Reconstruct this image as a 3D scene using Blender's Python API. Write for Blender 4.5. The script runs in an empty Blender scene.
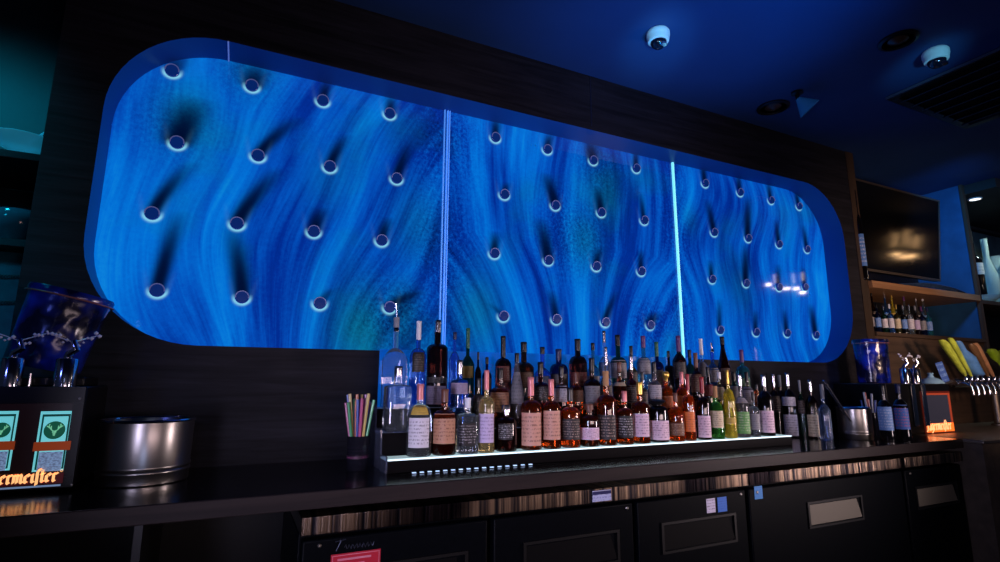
import bpy, math, random
import numpy as np
from mathutils import Vector, Matrix
random.seed(7)
C = bpy.context.scene.collection
PI = math.pi
# ------------------------------------------------------------------ camera
F = 536.4; H = 1.33
_p, _y, _r = [math.radians(a) for a in (10.466, 25.698, .2346)]
FW = Vector((math.sin(_y)*math.cos(_p), math.cos(_y)*math.cos(_p), math.sin(_p)))
_rt = Vector((math.cos(_y), -math.sin(_y), 0)); _up = _rt.cross(FW)
RT = _rt*math.cos(_r) + _up*math.sin(_r); UP = _up*math.cos(_r) - _rt*math.sin(_r)
CAM = Vector((0, 0, H))
def ray(x, y): return FW + RT*((x-500)/F) - UP*((y-281)/F)
def onY(x, y, Y): d = ray(x, y); return CAM + d*(Y/d.y)
def onZ(x, y, Z): d = ray(x, y); return CAM + d*((Z-H)/d.z)
def mpp(p): return (Vector(p)-CAM).dot(FW)/F       # metres per pixel at a point
cd = bpy.data.cameras.new('camera'); cam = bpy.data.objects.new('camera', cd); C.objects.link(cam)
cd.sensor_width = 36; cd.lens = 36*F/1000; cd.clip_start = .02
M4 = Matrix.Identity(4)
for i in range(3):
    M4[i][0] = RT[i]; M4[i][1] = UP[i]; M4[i][2] = -FW[i]; M4[i][3] = CAM[i]
cam.matrix_world = M4
sc = bpy.context.scene; sc.camera = cam
sc.view_settings.view_transform = 'Standard'; sc.view_settings.look = 'None'
sc.view_settings.exposure = 0; sc.view_settings.gamma = 1
# ------------------------------------------------------------------ materials
def lin(c):
    f = lambda v: v/12.92 if v <= .04045 else ((v+.055)/1.055)**2.4
    return tuple(f(v/255) for v in c) + (1,)
def mat(name, rgb, rough=.5, metal=0, trans=0, spec=.5, emit=None, es=0, ior=1.45, coat=0, alpha=1):
    m = bpy.data.materials.new(name); m.use_nodes = True
    b = m.node_tree.nodes['Principled BSDF']
    b.inputs['Base Color'].default_value = lin(rgb); b.inputs['Roughness'].default_value = rough
    b.inputs['Metallic'].default_value = metal; b.inputs['Transmission Weight'].default_value = trans
    b.inputs['Specular IOR Level'].default_value = spec; b.inputs['IOR'].default_value = ior
    b.inputs['Coat Weight'].default_value = coat; b.inputs['Alpha'].default_value = alpha
    if emit: b.inputs['Emission Color'].default_value = lin(emit); b.inputs['Emission Strength'].default_value = es
    return m
def nd(m, t, **k):
    n = m.node_tree.nodes.new(t)
    for a, v in k.items(): setattr(n, a, v)
    return n
def lk(m, a, b): m.node_tree.links.new(a, b)
def bsdf(m): return m.node_tree.nodes['Principled BSDF']
def ramp(m, stops):
    r = nd(m, 'ShaderNodeValToRGB'); e = r.color_ramp.elements
    while len(e) < len(stops): e.new(.5)
    for i, (p, c) in enumerate(stops): e[i].position = p; e[i].color = c
    return r
def wood(name, c0, c1, scale, rough=.5, bump=.15, spec=.4, axis='x'):
    m = mat(name, c0, rough, spec=spec)
    tc = nd(m, 'ShaderNodeTexCoord'); mp = nd(m, 'ShaderNodeMapping'); lk(m, tc.outputs['Object'], mp.inputs['Vector'])
    mp.inputs['Scale'].default_value = {'x': (scale*.06, scale, scale), 'z': (scale, scale, scale*.06)}[axis]
    n = nd(m, 'ShaderNodeTexNoise'); n.inputs['Scale'].default_value = 1; n.inputs['Detail'].default_value = 7
    n.inputs['Roughness'].default_value = .65; n.inputs['Distortion'].default_value = .6
    lk(m, mp.outputs[0], n.inputs['Vector'])
    r = ramp(m, [(.3, lin(c0)), (.7, lin(c1))]); lk(m, n.outputs[0], r.inputs[0]); lk(m, r.outputs[0], bsdf(m).inputs['Base Color'])
    b = nd(m, 'ShaderNodeBump'); b.inputs['Strength'].default_value = bump; b.inputs['Distance'].default_value = .01
    lk(m, n.outputs[0], b.inputs['Height']); lk(m, b.outputs[0], bsdf(m).inputs['Normal'])
    return m
def noisy(name, c0, c1, scale, rough=.6, **k):
    m = mat(name, c0, rough, **k)
    tc = nd(m, 'ShaderNodeTexCoord'); n = nd(m, 'ShaderNodeTexNoise'); n.inputs['Scale'].default_value = scale; n.inputs['Detail'].default_value = 5
    lk(m, tc.outputs['Object'], n.inputs['Vector'])
    r = ramp(m, [(.35, lin(c0)), (.65, lin(c1))]); lk(m, n.outputs[0], r.inputs[0]); lk(m, r.outputs[0], bsdf(m).inputs['Base Color'])
    return m
_lab = {}
def labelmat(base, ink, lines=7, dens=.5):
    k = (base, ink, lines)
    if k in _lab: return _lab[k]
    m = mat('label_print', base, .55)
    tc = nd(m, 'ShaderNodeTexCoord'); mp = nd(m, 'ShaderNodeMapping'); lk(m, tc.outputs['Generated'], mp.inputs['Vector'])
    mp.inputs['Scale'].default_value = (13, 13, lines*1.5); mp.inputs['Location'].default_value = (len(_lab)*3.7, 0, 0)
    n = nd(m, 'ShaderNodeTexNoise'); n.inputs['Scale'].default_value = 1.; n.inputs['Detail'].default_value = 1.
    lk(m, mp.outputs[0], n.inputs['Vector'])
    sp = nd(m, 'ShaderNodeSeparateXYZ'); lk(m, tc.outputs['Generated'], sp.inputs[0])
    def q(op, a, b):
        x = nd(m, 'ShaderNodeMath'); x.operation = op
        for i, w in enumerate((a, b)):
            if isinstance(w, (int, float)): x.inputs[i].default_value = w
            else: lk(m, w, x.inputs[i])
        return x.outputs[0]
    fr = q('FRACT', q('MULTIPLY', sp.outputs[2], lines*1.2), 0)
    band = q('LESS_THAN', fr, .5)
    core = q('LESS_THAN', q('ABSOLUTE', q('SUBTRACT', sp.outputs[2], .5), 0), .42)
    r = ramp(m, [(.48, (0, 0, 0, 1)), (.56, (.6, .6, .6, 1))]); lk(m, n.outputs[0], r.inputs[0])
    fac = q('MULTIPLY', q('MULTIPLY', band, core), r.outputs[0])
    mx = nd(m, 'ShaderNodeMix'); mx.data_type = 'RGBA'; mx.inputs['A'].default_value = lin(base); mx.inputs['B'].default_value = lin(ink)
    lk(m, fac, mx.inputs['Factor']); lk(m, mx.outputs['Result'], bsdf(m).inputs['Base Color'])
    _lab[k] = m; return m
# ------------------------------------------------------------------ mesh helper
class MB:
    def __init__(s): s.v = []; s.f = []
    def add(s, v, f):
        o = len(s.v); s.v += [tuple(p) for p in v]; s.f += [tuple(i+o for i in q) for q in f]; return s
    def box(s, x0, x1, y0, y1, z0, z1, R=None):
        v = [(x, y, z) for z in (z0, z1) for y in (y0, y1) for x in (x0, x1)]
        if R is not None: v = [R @ Vector(p) for p in v]
        return s.add(v, [(0, 2, 3, 1), (4, 5, 7, 6), (0, 1, 5, 4), (2, 6, 7, 3), (0, 4, 6, 2), (1, 3, 7, 5)])
    def lathe(s, prof, c=(0, 0, 0), n=24, sq=2, R=None, a0=0, a1=2*PI, flat=1):
        full = abs(a1-a0-2*PI) < 1e-6; m = n if full else n+1; v = []; f = []
        for r, z in prof:
            for i in range(m):
                a = a0+(a1-a0)*i/n; ca, sa = math.cos(a), math.sin(a)
                k = 1 if sq == 2 else (abs(ca)**sq+abs(sa)**sq)**(-1/sq)
                p = Vector((r*k*ca, r*k*sa*flat, z))
                if R is not None: p = R @ p
                v.append((p.x+c[0], p.y+c[1], p.z+c[2]))
        for j in range(len(prof)-1):
            for i in range(n if not full else m):
                i2 = (i+1) % m if full else i+1
                f.append((j*m+i, j*m+i2, (j+1)*m+i2, (j+1)*m+i))
        if full:
            if prof[0][0] > 1e-5: f.append(tuple(range(m))[::-1])
            if prof[-1][0] > 1e-5: f.append(tuple((len(prof)-1)*m+i for i in range(m)))
        return s.add(v, f)
    def tube(s, path, r, n=10, cap=True):
        P = [Vector(p) for p in path]; rs = r if isinstance(r, (list, tuple)) else [r]*len(P); v = []; f = []
        t = (P[1]-P[0]).normalized(); u = t.orthogonal().normalized()
        for j, p in enumerate(P):
            t = ((P[min(j+1, len(P)-1)]-P[max(j-1, 0)])).normalized()
            u = (u - t*u.dot(t)).normalized(); w = t.cross(u)
            for i in range(n):
                a = 2*PI*i/n; v.append(p+u*(math.cos(a)*rs[j])+w*(math.sin(a)*rs[j]))
        for j in range(len(P)-1):
            for i in range(n): f.append((j*n+i, j*n+(i+1) % n, (j+1)*n+(i+1) % n, (j+1)*n+i))
        if cap: f += [tuple(range(n))[::-1], tuple((len(P)-1)*n+i for i in range(n))]
        return s.add(v, f)
    def torus(s, c, R, r, axis='z', n=24, k=8, a0=0, a1=2*PI):
        path = []
        full = abs(a1-a0-2*PI) < 1e-6
        for i in range(n+1):
            a = a0+(a1-a0)*i/n; q = (R*math.cos(a), R*math.sin(a))
            path.append({'z': (c[0]+q[0], c[1]+q[1], c[2]), 'y': (c[0]+q[0], c[1], c[2]+q[1]), 'x': (c[0], c[1]+q[0], c[2]+q[1])}[axis])
        return s.tube(path, r, k, not full)
    def prism(s, poly, y0, y1):       # poly in x,z
        n = len(poly); v = [(x, y0, z) for x, z in poly]+[(x, y1, z) for x, z in poly]
        f = [tuple(range(n)), tuple(range(n, 2*n))[::-1]]+[(i, i+n, (i+1) % n+n, (i+1) % n) for i in range(n)]
        return s.add(v, f)
    def build(s, name, m, parent=None, smooth=True, bevel=0, loc=None):
        me = bpy.data.meshes.new(name); me.from_pydata(s.v, [], s.f); me.validate(); me.update()
        import bmesh
        b = bmesh.new(); b.from_mesh(me); bmesh.ops.recalc_face_normals(b, faces=b.faces); b.to_mesh(me); b.free()
        me.materials.append(m)
        if smooth:
            me.polygons.foreach_set('use_smooth', [True]*len(me.polygons)); me.set_sharp_from_angle(angle=.65)
        o = bpy.data.objects.new(name, me); C.objects.link(o)
        if parent: o.parent = parent
        if loc: o.location = loc
        if bevel:
            d = o.modifiers.new('bevel', 'BEVEL'); d.width = bevel; d.segments = 2; d.limit_method = 'ANGLE'
        return o
def tag(o, label, cat, group=None):
    o['label'] = label; o['category'] = cat
    if group: o['group'] = group
    return o
def thing(name, label, cat, loc=(0, 0, 0), group=None, rot=None):
    o = bpy.data.objects.new(name, None); C.objects.link(o); o.location = loc; o.empty_display_size = .05
    if rot: o.rotation_euler = rot
    return tag(o, label, cat, group)
def struct(o): o['kind'] = 'structure'; return o
# ------------------------------------------------------------------ common materials
M = {}
M['wall'] = wood('dark_wood_panelling', (12, 12, 18), (38, 37, 46), 34, .6, .15, .2)
M['brownwall'] = wood('brown_wood_panelling', (54, 41, 33), (84, 64, 50), 22, .6)
M['lightwood'] = wood('oak_edge', (130, 92, 62), (168, 124, 86), 30, .5)
M['counter'] = wood('dark_counter_wood', (10, 9, 13), (20, 17, 20), 24, .16, .05, .4)
M['fascia'] = wood('counter_edge_wood', (32, 27, 28), (48, 40, 39), 24, .5, .05, .15)
M['ceil'] = noisy('ceiling_paint', (22, 56, 108), (25, 60, 114), 3, .7)
M['floor'] = noisy('floor_tile', (28, 26, 26), (40, 38, 36), 5, .5)
M['bead'] = mat('bead_glints', (225, 228, 245), .25, spec=.8)  # chrome beads coloured white so they read as glints
M['black'] = noisy('black_enamel', (6, 6, 8), (9, 9, 11), 40, .35)
M['cooler'] = noisy('cooler_black_vinyl', (3, 5, 9), (5, 7, 12), 60, .45, spec=.06)
M['dark'] = mat('dark_plastic', (8, 8, 11), .4)
M['chrome'] = mat('chrome', (215, 215, 225), .12, 1)
M['steel'] = mat('brushed_steel', (170, 165, 160), .3, 1)
M['dimsteel'] = mat('dull_steel', (150, 140, 132), .42, 1)
M['glass'] = mat('clear_glass', (235, 245, 250), .02, trans=1, ior=1.3)
M['bluelitside'] = noisy('blue_lit_side', (26, 76, 118), (34, 90, 136), 6, .7)  # blue light on the niche side put into its base colour
M['white'] = mat('white_plastic', (215, 222, 228), .35)
# brushed steel strip; reflected vertical ribbing painted into its colour and bump
m = mat('steel_rib_reflection', (150, 132, 116), .28, 1); M['strip'] = m
tc = nd(m, 'ShaderNodeTexCoord'); mp = nd(m, 'ShaderNodeMapping'); lk(m, tc.outputs['Object'], mp.inputs['Vector'])
mp.inputs['Scale'].default_value = (70, .5, .5)
n = nd(m, 'ShaderNodeTexNoise'); n.inputs['Scale'].default_value = 1; n.inputs['Detail'].default_value = 4; lk(m, mp.outputs[0], n.inputs['Vector'])
r = ramp(m, [(.38, lin((48, 48, 58))), (.62, lin((184, 156, 132)))]); lk(m, n.outputs[0], r.inputs[0])
n2 = nd(m, 'ShaderNodeTexNoise'); n2.inputs['Scale'].default_value = 2.3; n2.inputs['Detail'].default_value = 1; lk(m, tc.outputs['Object'], n2.inputs['Vector'])
r2 = ramp(m, [(.42, lin((70, 72, 92))), (.58, (1, 1, 1, 1))]); lk(m, n2.outputs[0], r2.inputs[0])
mm = nd(m, 'ShaderNodeMix'); mm.data_type = 'RGBA'; mm.blend_type = 'MULTIPLY'; mm.inputs['Factor'].default_value = 1
lk(m, r.outputs[0], mm.inputs['A']); lk(m, r2.outputs[0], mm.inputs['B']); lk(m, mm.outputs['Result'], bsdf(m).inputs['Base Color'])
b = nd(m, 'ShaderNodeBump'); b.inputs['Strength'].default_value = .35; b.inputs['Distance'].default_value = .02
lk(m, n.outputs[0], b.inputs['Height']); lk(m, b.outputs[0], bsdf(m).inputs['Normal'])
# ------------------------------------------------------------------ room shell
ZC = 3.15; YW = 2.45; XL = -.733; XR = 4.25
HX0, HX1, HZ0, HZ1, HR = -.565, 4.11, 1.46, 2.798, .41
def rrect(x0, x1, z0, z1, r, n=14):
    out = []
    for cx, cz, a in ((x1-r, z1-r, 0), (x0+r, z1-r, PI/2), (x0+r, z0+r, PI), (x1-r, z0+r, 1.5*PI)):
        for i in range(n+1): out.append((cx+r*math.cos(a+PI/2*i/n), cz+r*math.sin(a+PI/2*i/n)))
    return out
struct(MB().box(-4, 12, -4, 4.2, -.05, 0).build('floor', M['floor']))
struct(MB().box(-4, 12, -4, 4.2, ZC, ZC+.05).build('ceiling', M['ceil']))
hole = rrect(HX0, HX1, HZ0, HZ1, HR)
def outer(p):
    x, z = p; fx = (x-HX0)/(HX1-HX0); fz = (z-HZ0)/(HZ1-HZ0)
    ex = XL+(XR-XL)*fx; ez = ZC*fz
    d = {'l': fx, 'r': 1-fx, 'b': fz, 't': 1-fz}; k = min(d, key=d.get)
    return {'l': (XL, ez), 'r': (XR, ez), 'b': (ex, 0), 't': (ex, ZC)}[k]
n = len(hole); ms = 4
mb = MB(); pts = []
# rectangle split into four blocks plus four corner fans so the outer outline stays exact
corners = [(XR, ZC), (XL, ZC), (XL, 0), (XR, 0)]; k = n//4
v = [(x, YW, z) for x, z in hole]+[(x, YW, z) for x, z in corners]; f = []
for c in range(4):
    for i in range(k-1): f.append((c*k+i, c*k+i+1, n+c))
    f.append((c*k+k-1, ((c+1) % 4)*k, n+(c+1) % 4, n+c))
mb.add(v, f)
struct(mb.build('wall_back', M['wall'], smooth=False))
struct(MB().box(XL, XL+.02, YW+.003, 3.0, 0, ZC).build('wall_left_return', M['wall']))
# lining of the opening
YB = 2.625
v = [(x, YW, z) for x, z in hole]+[(x, YB, z) for x, z in hole]
M['lining'] = mat('blue_lacquer_lining', (20, 84, 165), .4, spec=.2)
struct(MB().add(v, [(i, (i+1) % n, (i+1) % n+n, i+n) for i in range(n)]).build('trim_1', M['lining']))
# thin bright joints: one across the lining, one in the wood above
M['joint'] = mat('polished_joint', (190, 210, 245), .3, emit=(90, 120, 210), es=.35)  # emission paints in the light caught by the lining joint
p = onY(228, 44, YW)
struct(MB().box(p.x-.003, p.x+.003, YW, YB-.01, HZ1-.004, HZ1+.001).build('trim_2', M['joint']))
p = onY(590, 76, YW); q = onY(591, 126, YW)
M['joint2'] = mat('metal_joint', (90, 95, 110), .35, 1)
struct(MB().box(p.x-.002, p.x+.002, YW-.002, YW, q.z, ZC).build('trim_3', M['joint2']))
# ------------------------------------------------------------------ flowing light panels
m = bpy.data.materials.new('flowing_blue_backlit_panel'); m.use_nodes = True; M['panel'] = m
B = bsdf(m); B.inputs['Base Color'].default_value = (0, .004, .02, 1); B.inputs['Roughness'].default_value = .055
B.inputs['Specular IOR Level'].default_value = .5
def attr(nm): a = nd(m, 'ShaderNodeAttribute'); a.attribute_name = nm; return a.outputs['Fac']
def mth(op, a, b=None, clamp=False):
    x = nd(m, 'ShaderNodeMath'); x.operation = op; x.use_clamp = clamp
    for i, q in enumerate((a, b)):
        if q is None: continue
        if isinstance(q, (int, float)): x.inputs[i].default_value = q
        else: lk(m, q, x.inputs[i])
    return x.outputs[0]
tc = nd(m, 'ShaderNodeTexCoord'); sx = nd(m, 'ShaderNodeSeparateXYZ'); lk(m, tc.outputs['Object'], sx.inputs[0])
U = attr('flow'); Z = sx.outputs[2]
def streak(su, sz, off, det=5):
    cx = nd(m, 'ShaderNodeCombineXYZ'); lk(m, mth('MULTIPLY', U, su), cx.inputs[0]); lk(m, mth('MULTIPLY', Z, sz), cx.inputs[1]); cx.inputs[2].default_value = off
    q = nd(m, 'ShaderNodeTexNoise'); q.inputs['Scale'].default_value = 1; q.inputs['Detail'].default_value = det; q.inputs['Roughness'].default_value = .6
    q.inputs['Distortion'].default_value = .35
    lk(m, cx.outputs[0], q.inputs['Vector']); return q.outputs[0]
s1 = streak(4.6, .55, 0, 4); s2 = streak(17, .9, 7, 4); s3 = streak(80, 2.0, 3, 3)
val = mth('ADD', mth('ADD', mth('MULTIPLY', s1, .72), mth('MULTIPLY', s2, .19)), mth('MULTIPLY', s3, .10))
spk = nd(m, 'ShaderNodeTexNoise'); spk.inputs['Scale'].default_value = 55; spk.inputs['Detail'].default_value = 4; spk.inputs['Roughness'].default_value = .75
lk(m, tc.outputs['Object'], spk.inputs['Vector'])
mot = attr('mottle')
val = mth('ADD', val, mth('MULTIPLY', mot, mth('SUBTRACT', mth('MULTIPLY', spk.outputs[0], .75), .50)))
val = mth('ADD', val, mth('MULTIPLY', mth('SUBTRACT', spk.outputs[0], .5), .10))
rp = ramp(m, [(.26, (0, .004, .09, 1)), (.42, (.0005, .030, .34, 1)), (.51, (.001, .095, .58, 1)), (.60, (.001, .19, .78, 1)), (.72, (.008, .34, .88, 1))])
lk(m, val, rp.inputs[0])
gn = nd(m, 'ShaderNodeTexNoise'); gn.inputs['Scale'].default_value = 2.1; gn.inputs['Detail'].default_value = 4; lk(m, tc.outputs['Object'], gn.inputs['Vector'])
gf = mth('MULTIPLY', mth('MULTIPLY', mth('SUBTRACT', gn.outputs[0], .52, True), 4.0, True), .45)
gf = mth('ADD', gf, attr('green'), True)
mx = nd(m, 'ShaderNodeMix'); mx.data_type = 'RGBA'; lk(m, gf, mx.inputs['Factor']); lk(m, rp.outputs[0], mx.inputs['A'])
gr = ramp(m, [(.3, (0, .02, .05, 1)), (.7, (.004, .30, .42, 1))]); lk(m, val, gr.inputs[0]); lk(m, gr.outputs[0], mx.inputs['B'])
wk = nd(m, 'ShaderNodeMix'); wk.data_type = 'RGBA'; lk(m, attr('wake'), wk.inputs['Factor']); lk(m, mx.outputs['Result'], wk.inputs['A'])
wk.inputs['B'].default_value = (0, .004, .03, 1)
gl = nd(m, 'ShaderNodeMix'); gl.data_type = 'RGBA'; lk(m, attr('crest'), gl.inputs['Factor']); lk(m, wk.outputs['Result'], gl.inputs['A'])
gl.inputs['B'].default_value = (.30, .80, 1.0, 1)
lk(m, gl.outputs['Result'], B.inputs['Emission Color']); B.inputs['Emission Strength'].default_value = .86
YP = 2.615
PEG = {  # pixel, lean (m), wake length (m), wake width (m), depth
 'left': [(172,70,.03,.10,.05,.6),(252,85,.02,.12,.07,.8),(323,100,.02,.13,.035,.85),(390,113,.01,.12,.035,.8),
  (177,142,.06,.24,.085,.95),(258,155,.17,.24,.045,.85),(330,166,.07,.19,.035,.9),(397,178,.07,.22,.035,.9),
  (152,213,.12,.26,.04,.9),(237,223,.16,.30,.05,.95),(314,231,.03,.13,.045,.9),(382,240,.03,.13,.035,.85),
  (157,290,.05,.36,.04,.95),(242,297,-.07,.34,.05,.95),(320,303,.06,.08,.03,.5),(390,307,.16,.10,.05,.9)],
 'middle': [(496,137,.01,.14,.035,.85),(548,149,.03,.12,.035,.8),(594,160,-.02,.15,.06,.85),(637,168,.01,.15,.035,.75),
  (505,194,.02,.08,.03,.7),(556,205,-.06,.20,.05,.95),(602,212,-.02,.17,.04,.9),(645,220,-.02,.2,.03,.7),
  (495,253,.01,.13,.035,.85),(549,260,-.05,.26,.055,.95),(597,266,.04,.13,.035,.8),(642,271,.01,.15,.03,.8),
  (504,316,-.09,.07,.03,.4),(557,319,-.03,.17,.035,.8),(606,322,.1,.2,.035,.8),(651,325,.05,.09,.06,.85)],
 'right': [(706,183,-.01,.2,.035,.85),(741,192,.0,.16,.035,.8),(772,200,-.01,.16,.035,.8),(800,206,-.02,.18,.035,.8),
  (715,232,-.04,.24,.04,.85),(749,238,.05,.34,.05,.9),(780,244,.0,.2,.035,.8),(808,249,-.01,.2,.035,.8),
  (713,279,.0,.14,.03,.8),(747,283,.04,.30,.045,.85),(780,287,.02,.18,.035,.7),(806,287,.0,.16,.035,.7),
  (721,330,.02,.22,.03,.6),(757,332,.02,.16,.035,.7),(788,333,.0,.18,.035,.75),(817,335,-.02,.24,.045,.9)]}
XS = {'left': (-.62, .925), 'middle': (.925, 2.56), 'right': (2.56, 4.16)}
VORT = [(394,318,.20,.8),(575,235,.24,.8),(600,170,.18,.5),(650,325,.16,.7),(178,125,.16,.4),(250,72,.14,.4)]
VORT = [(onY(a,b,YP), R, s) for a, b, R, s in VORT]
GREEN = [(360,330,.16,.8),(400,315,.12,.6),(478,312,.16,.55),(600,195,.16,.5),(185,115,.12,.5),(585,240,.14,.5),(418,225,.15,.35),(250,60,.12,.4),(740,285,.14,.35),(690,220,.08,.3),(330,180,.12,.25)]
GREEN = [(onY(a,b,YP), R, s) for a, b, R, s in GREEN]
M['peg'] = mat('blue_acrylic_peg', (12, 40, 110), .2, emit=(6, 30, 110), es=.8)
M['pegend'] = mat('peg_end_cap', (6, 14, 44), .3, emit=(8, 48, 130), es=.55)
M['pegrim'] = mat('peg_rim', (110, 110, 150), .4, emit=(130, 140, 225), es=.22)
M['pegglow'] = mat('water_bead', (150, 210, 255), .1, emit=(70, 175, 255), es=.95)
M['edge_l'] = mat('panel_edge', (120, 170, 240), .2, emit=(60, 130, 220), es=.8)
M['edge_r'] = mat('bright_panel_edge', (170, 240, 250), .2, emit=(120, 235, 245), es=.95)
LAB = {'left': 'left glowing blue wave panel with dark round pegs in the wall opening',
       'middle': 'middle glowing blue wave panel between the two bright vertical seams',
       'right': 'right glowing blue wave panel with white light reflections'}
for side, (x0, x1) in XS.items():
    z0, z1 = 1.40, 2.86; nx = int((x1-x0)/.006); nz = int((z1-z0)/.006)
    X, Zg = np.meshgrid(np.linspace(x0, x1, nx+1), np.linspace(z0, z1, nz+1)); X = X.ravel(); Zg = Zg.ravel()
    fl = X.copy()
    if side == 'left':
        sm = lambda a, b: (lambda t: t*t*(3-2*t))(np.clip((X-a)/(b-a), 0, 1))
        up_ = .08*np.log1p(np.exp((Zg-1.98)/.08)); dn_ = .08*np.log1p(np.exp((1.98-Zg)/.08))
        A = .05+.42*sm(-.6, .35); B_ = -.38*np.exp(-((X+.12)/.3)**2)+.55*sm(.05, .75)
        fl = X - A*up_ + B_*dn_ + .03*np.sin(5*Zg+2*X)
    elif side == 'middle':
        lo = np.clip(2.12-Zg, 0, 1); fl = 1.72+(X-1.72)*(1+1.25*lo) + .035*np.sin(4*Zg+3*X)
    else:
        fl = X + .06*np.sin(4.6*Zg+1.5*X) + .03*np.sin(9*Zg)
    mo = np.zeros_like(X); gr_ = np.zeros_like(X); wa = np.zeros_like(X); cr = np.zeros_like(X)
    for P, R, s in VORT:
        d2 = ((X-P.x)**2+(Zg-P.z)**2)/R**2
        fl += -.28*(X-P.x)*np.exp(-d2*.6) + .12*(Zg-P.z)*np.exp(-d2*.9)
        mo = np.maximum(mo, s*np.exp(-d2*1.1))
    for P, R, s in GREEN:
        gr_ = np.maximum(gr_, s*np.exp(-((X-P.x)**2+((Zg-P.z)*.7)**2)/R**2))
    for e, wd, s in ((.925, .15, .75), (2.56, .12, .6)):
        mo = np.maximum(mo, s*np.exp(-((X-e)/wd)**2)*(.55+.45*np.sin(5*Zg+e)**2))
    root = thing('light_panel', LAB[side], 'light panel', ((x0+x1)/2, YP, z0), 'backlit wave panels in the wall opening')
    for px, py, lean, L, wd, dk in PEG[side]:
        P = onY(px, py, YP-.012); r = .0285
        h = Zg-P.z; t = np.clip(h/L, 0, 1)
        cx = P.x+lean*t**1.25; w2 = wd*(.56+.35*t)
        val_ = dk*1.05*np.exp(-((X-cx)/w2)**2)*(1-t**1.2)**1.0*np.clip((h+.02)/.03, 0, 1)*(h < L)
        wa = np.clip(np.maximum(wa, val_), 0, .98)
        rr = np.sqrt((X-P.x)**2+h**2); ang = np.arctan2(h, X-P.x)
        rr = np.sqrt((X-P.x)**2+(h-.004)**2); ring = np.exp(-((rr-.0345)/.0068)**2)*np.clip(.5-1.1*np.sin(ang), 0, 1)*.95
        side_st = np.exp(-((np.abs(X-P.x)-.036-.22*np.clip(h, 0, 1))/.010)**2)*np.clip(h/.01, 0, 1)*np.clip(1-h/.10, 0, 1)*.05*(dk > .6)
        cr = np.maximum(cr, np.maximum(ring, side_st))  # bright arc painted under each peg for light the water edge catches
        l = (P.x-root.location.x, -.012, P.z-z0)
        ry = Matrix.Rotation(PI/2, 3, 'X')
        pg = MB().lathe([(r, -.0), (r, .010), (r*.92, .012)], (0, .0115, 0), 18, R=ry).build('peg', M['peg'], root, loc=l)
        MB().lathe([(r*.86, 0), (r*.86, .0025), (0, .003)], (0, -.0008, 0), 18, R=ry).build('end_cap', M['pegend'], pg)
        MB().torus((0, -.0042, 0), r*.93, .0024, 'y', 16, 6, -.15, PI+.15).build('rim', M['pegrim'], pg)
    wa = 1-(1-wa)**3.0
    me = bpy.data.meshes.new('sheet'); vs = np.stack([X-root.location.x, np.zeros_like(X), Zg-z0], 1)
    idx = np.arange((nx+1)*(nz+1)).reshape(nz+1, nx+1)
    fs = np.stack([idx[:-1, :-1], idx[:-1, 1:], idx[1:, 1:], idx[1:, :-1]], -1).reshape(-1, 4)
    me.from_pydata(vs.tolist(), [], fs.tolist()); me.materials.append(M['panel'])
    for nm, a in (('flow', fl), ('mottle', mo), ('green', gr_), ('wake', wa), ('crest', np.clip(cr, 0, 1))):
        at = me.attributes.new(nm, 'FLOAT', 'POINT'); at.data.foreach_set('value', a.astype(np.float32))
    me.polygons.foreach_set('use_smooth', [True]*len(me.polygons))
    o = bpy.data.objects.new('sheet', me); C.objects.link(o); o.parent = root
    if side != 'left':
        q = MB(); dx = x0-root.location.x
        if side == 'middle':
            for k_, w_ in ((-.012, .0025), (.006, .003), (.018, .0015)): q.box(dx+k_-w_, dx+k_+w_, -.012, -.001, .06, z1-z0)
            q.build('glass_edge', M['edge_l'], root)
        else: q.box(dx-.006, dx+.007, -.014, -.001, .06, z1-z0).build('glass_edge', M['edge_r'], root)
# ------------------------------------------------------------------ counter
ZT = .995; YF = 1.79; XE = 3.93
ct = thing('bar_counter', 'long dark wood back bar counter with a glossy top', 'counter', (1.6, 2.1, 0))
MB().box(-3.0-1.6, XE-1.6, YF+.004-2.1, YW-.004-2.1, ZT-.012, ZT).build('worktop', M['counter'], ct)
MB().box(-3.0-1.6, XE-1.6, YF-2.1, YF+.03-2.1, .944, ZT-.001).build('front_edge', M['fascia'], ct, bevel=.003)
MB().box(-3.0-1.6, XE-1.6, YW-.03-2.1, YW-.004-2.1, 0, ZT-.013).build('back_support', M['dark'], ct)
MB().box(-.2-.02-1.6, -.2-1.6, YF+.06-2.1, YW-.05-2.1, 0, ZT-.013).build('leg', M['dark'], ct)
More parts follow.
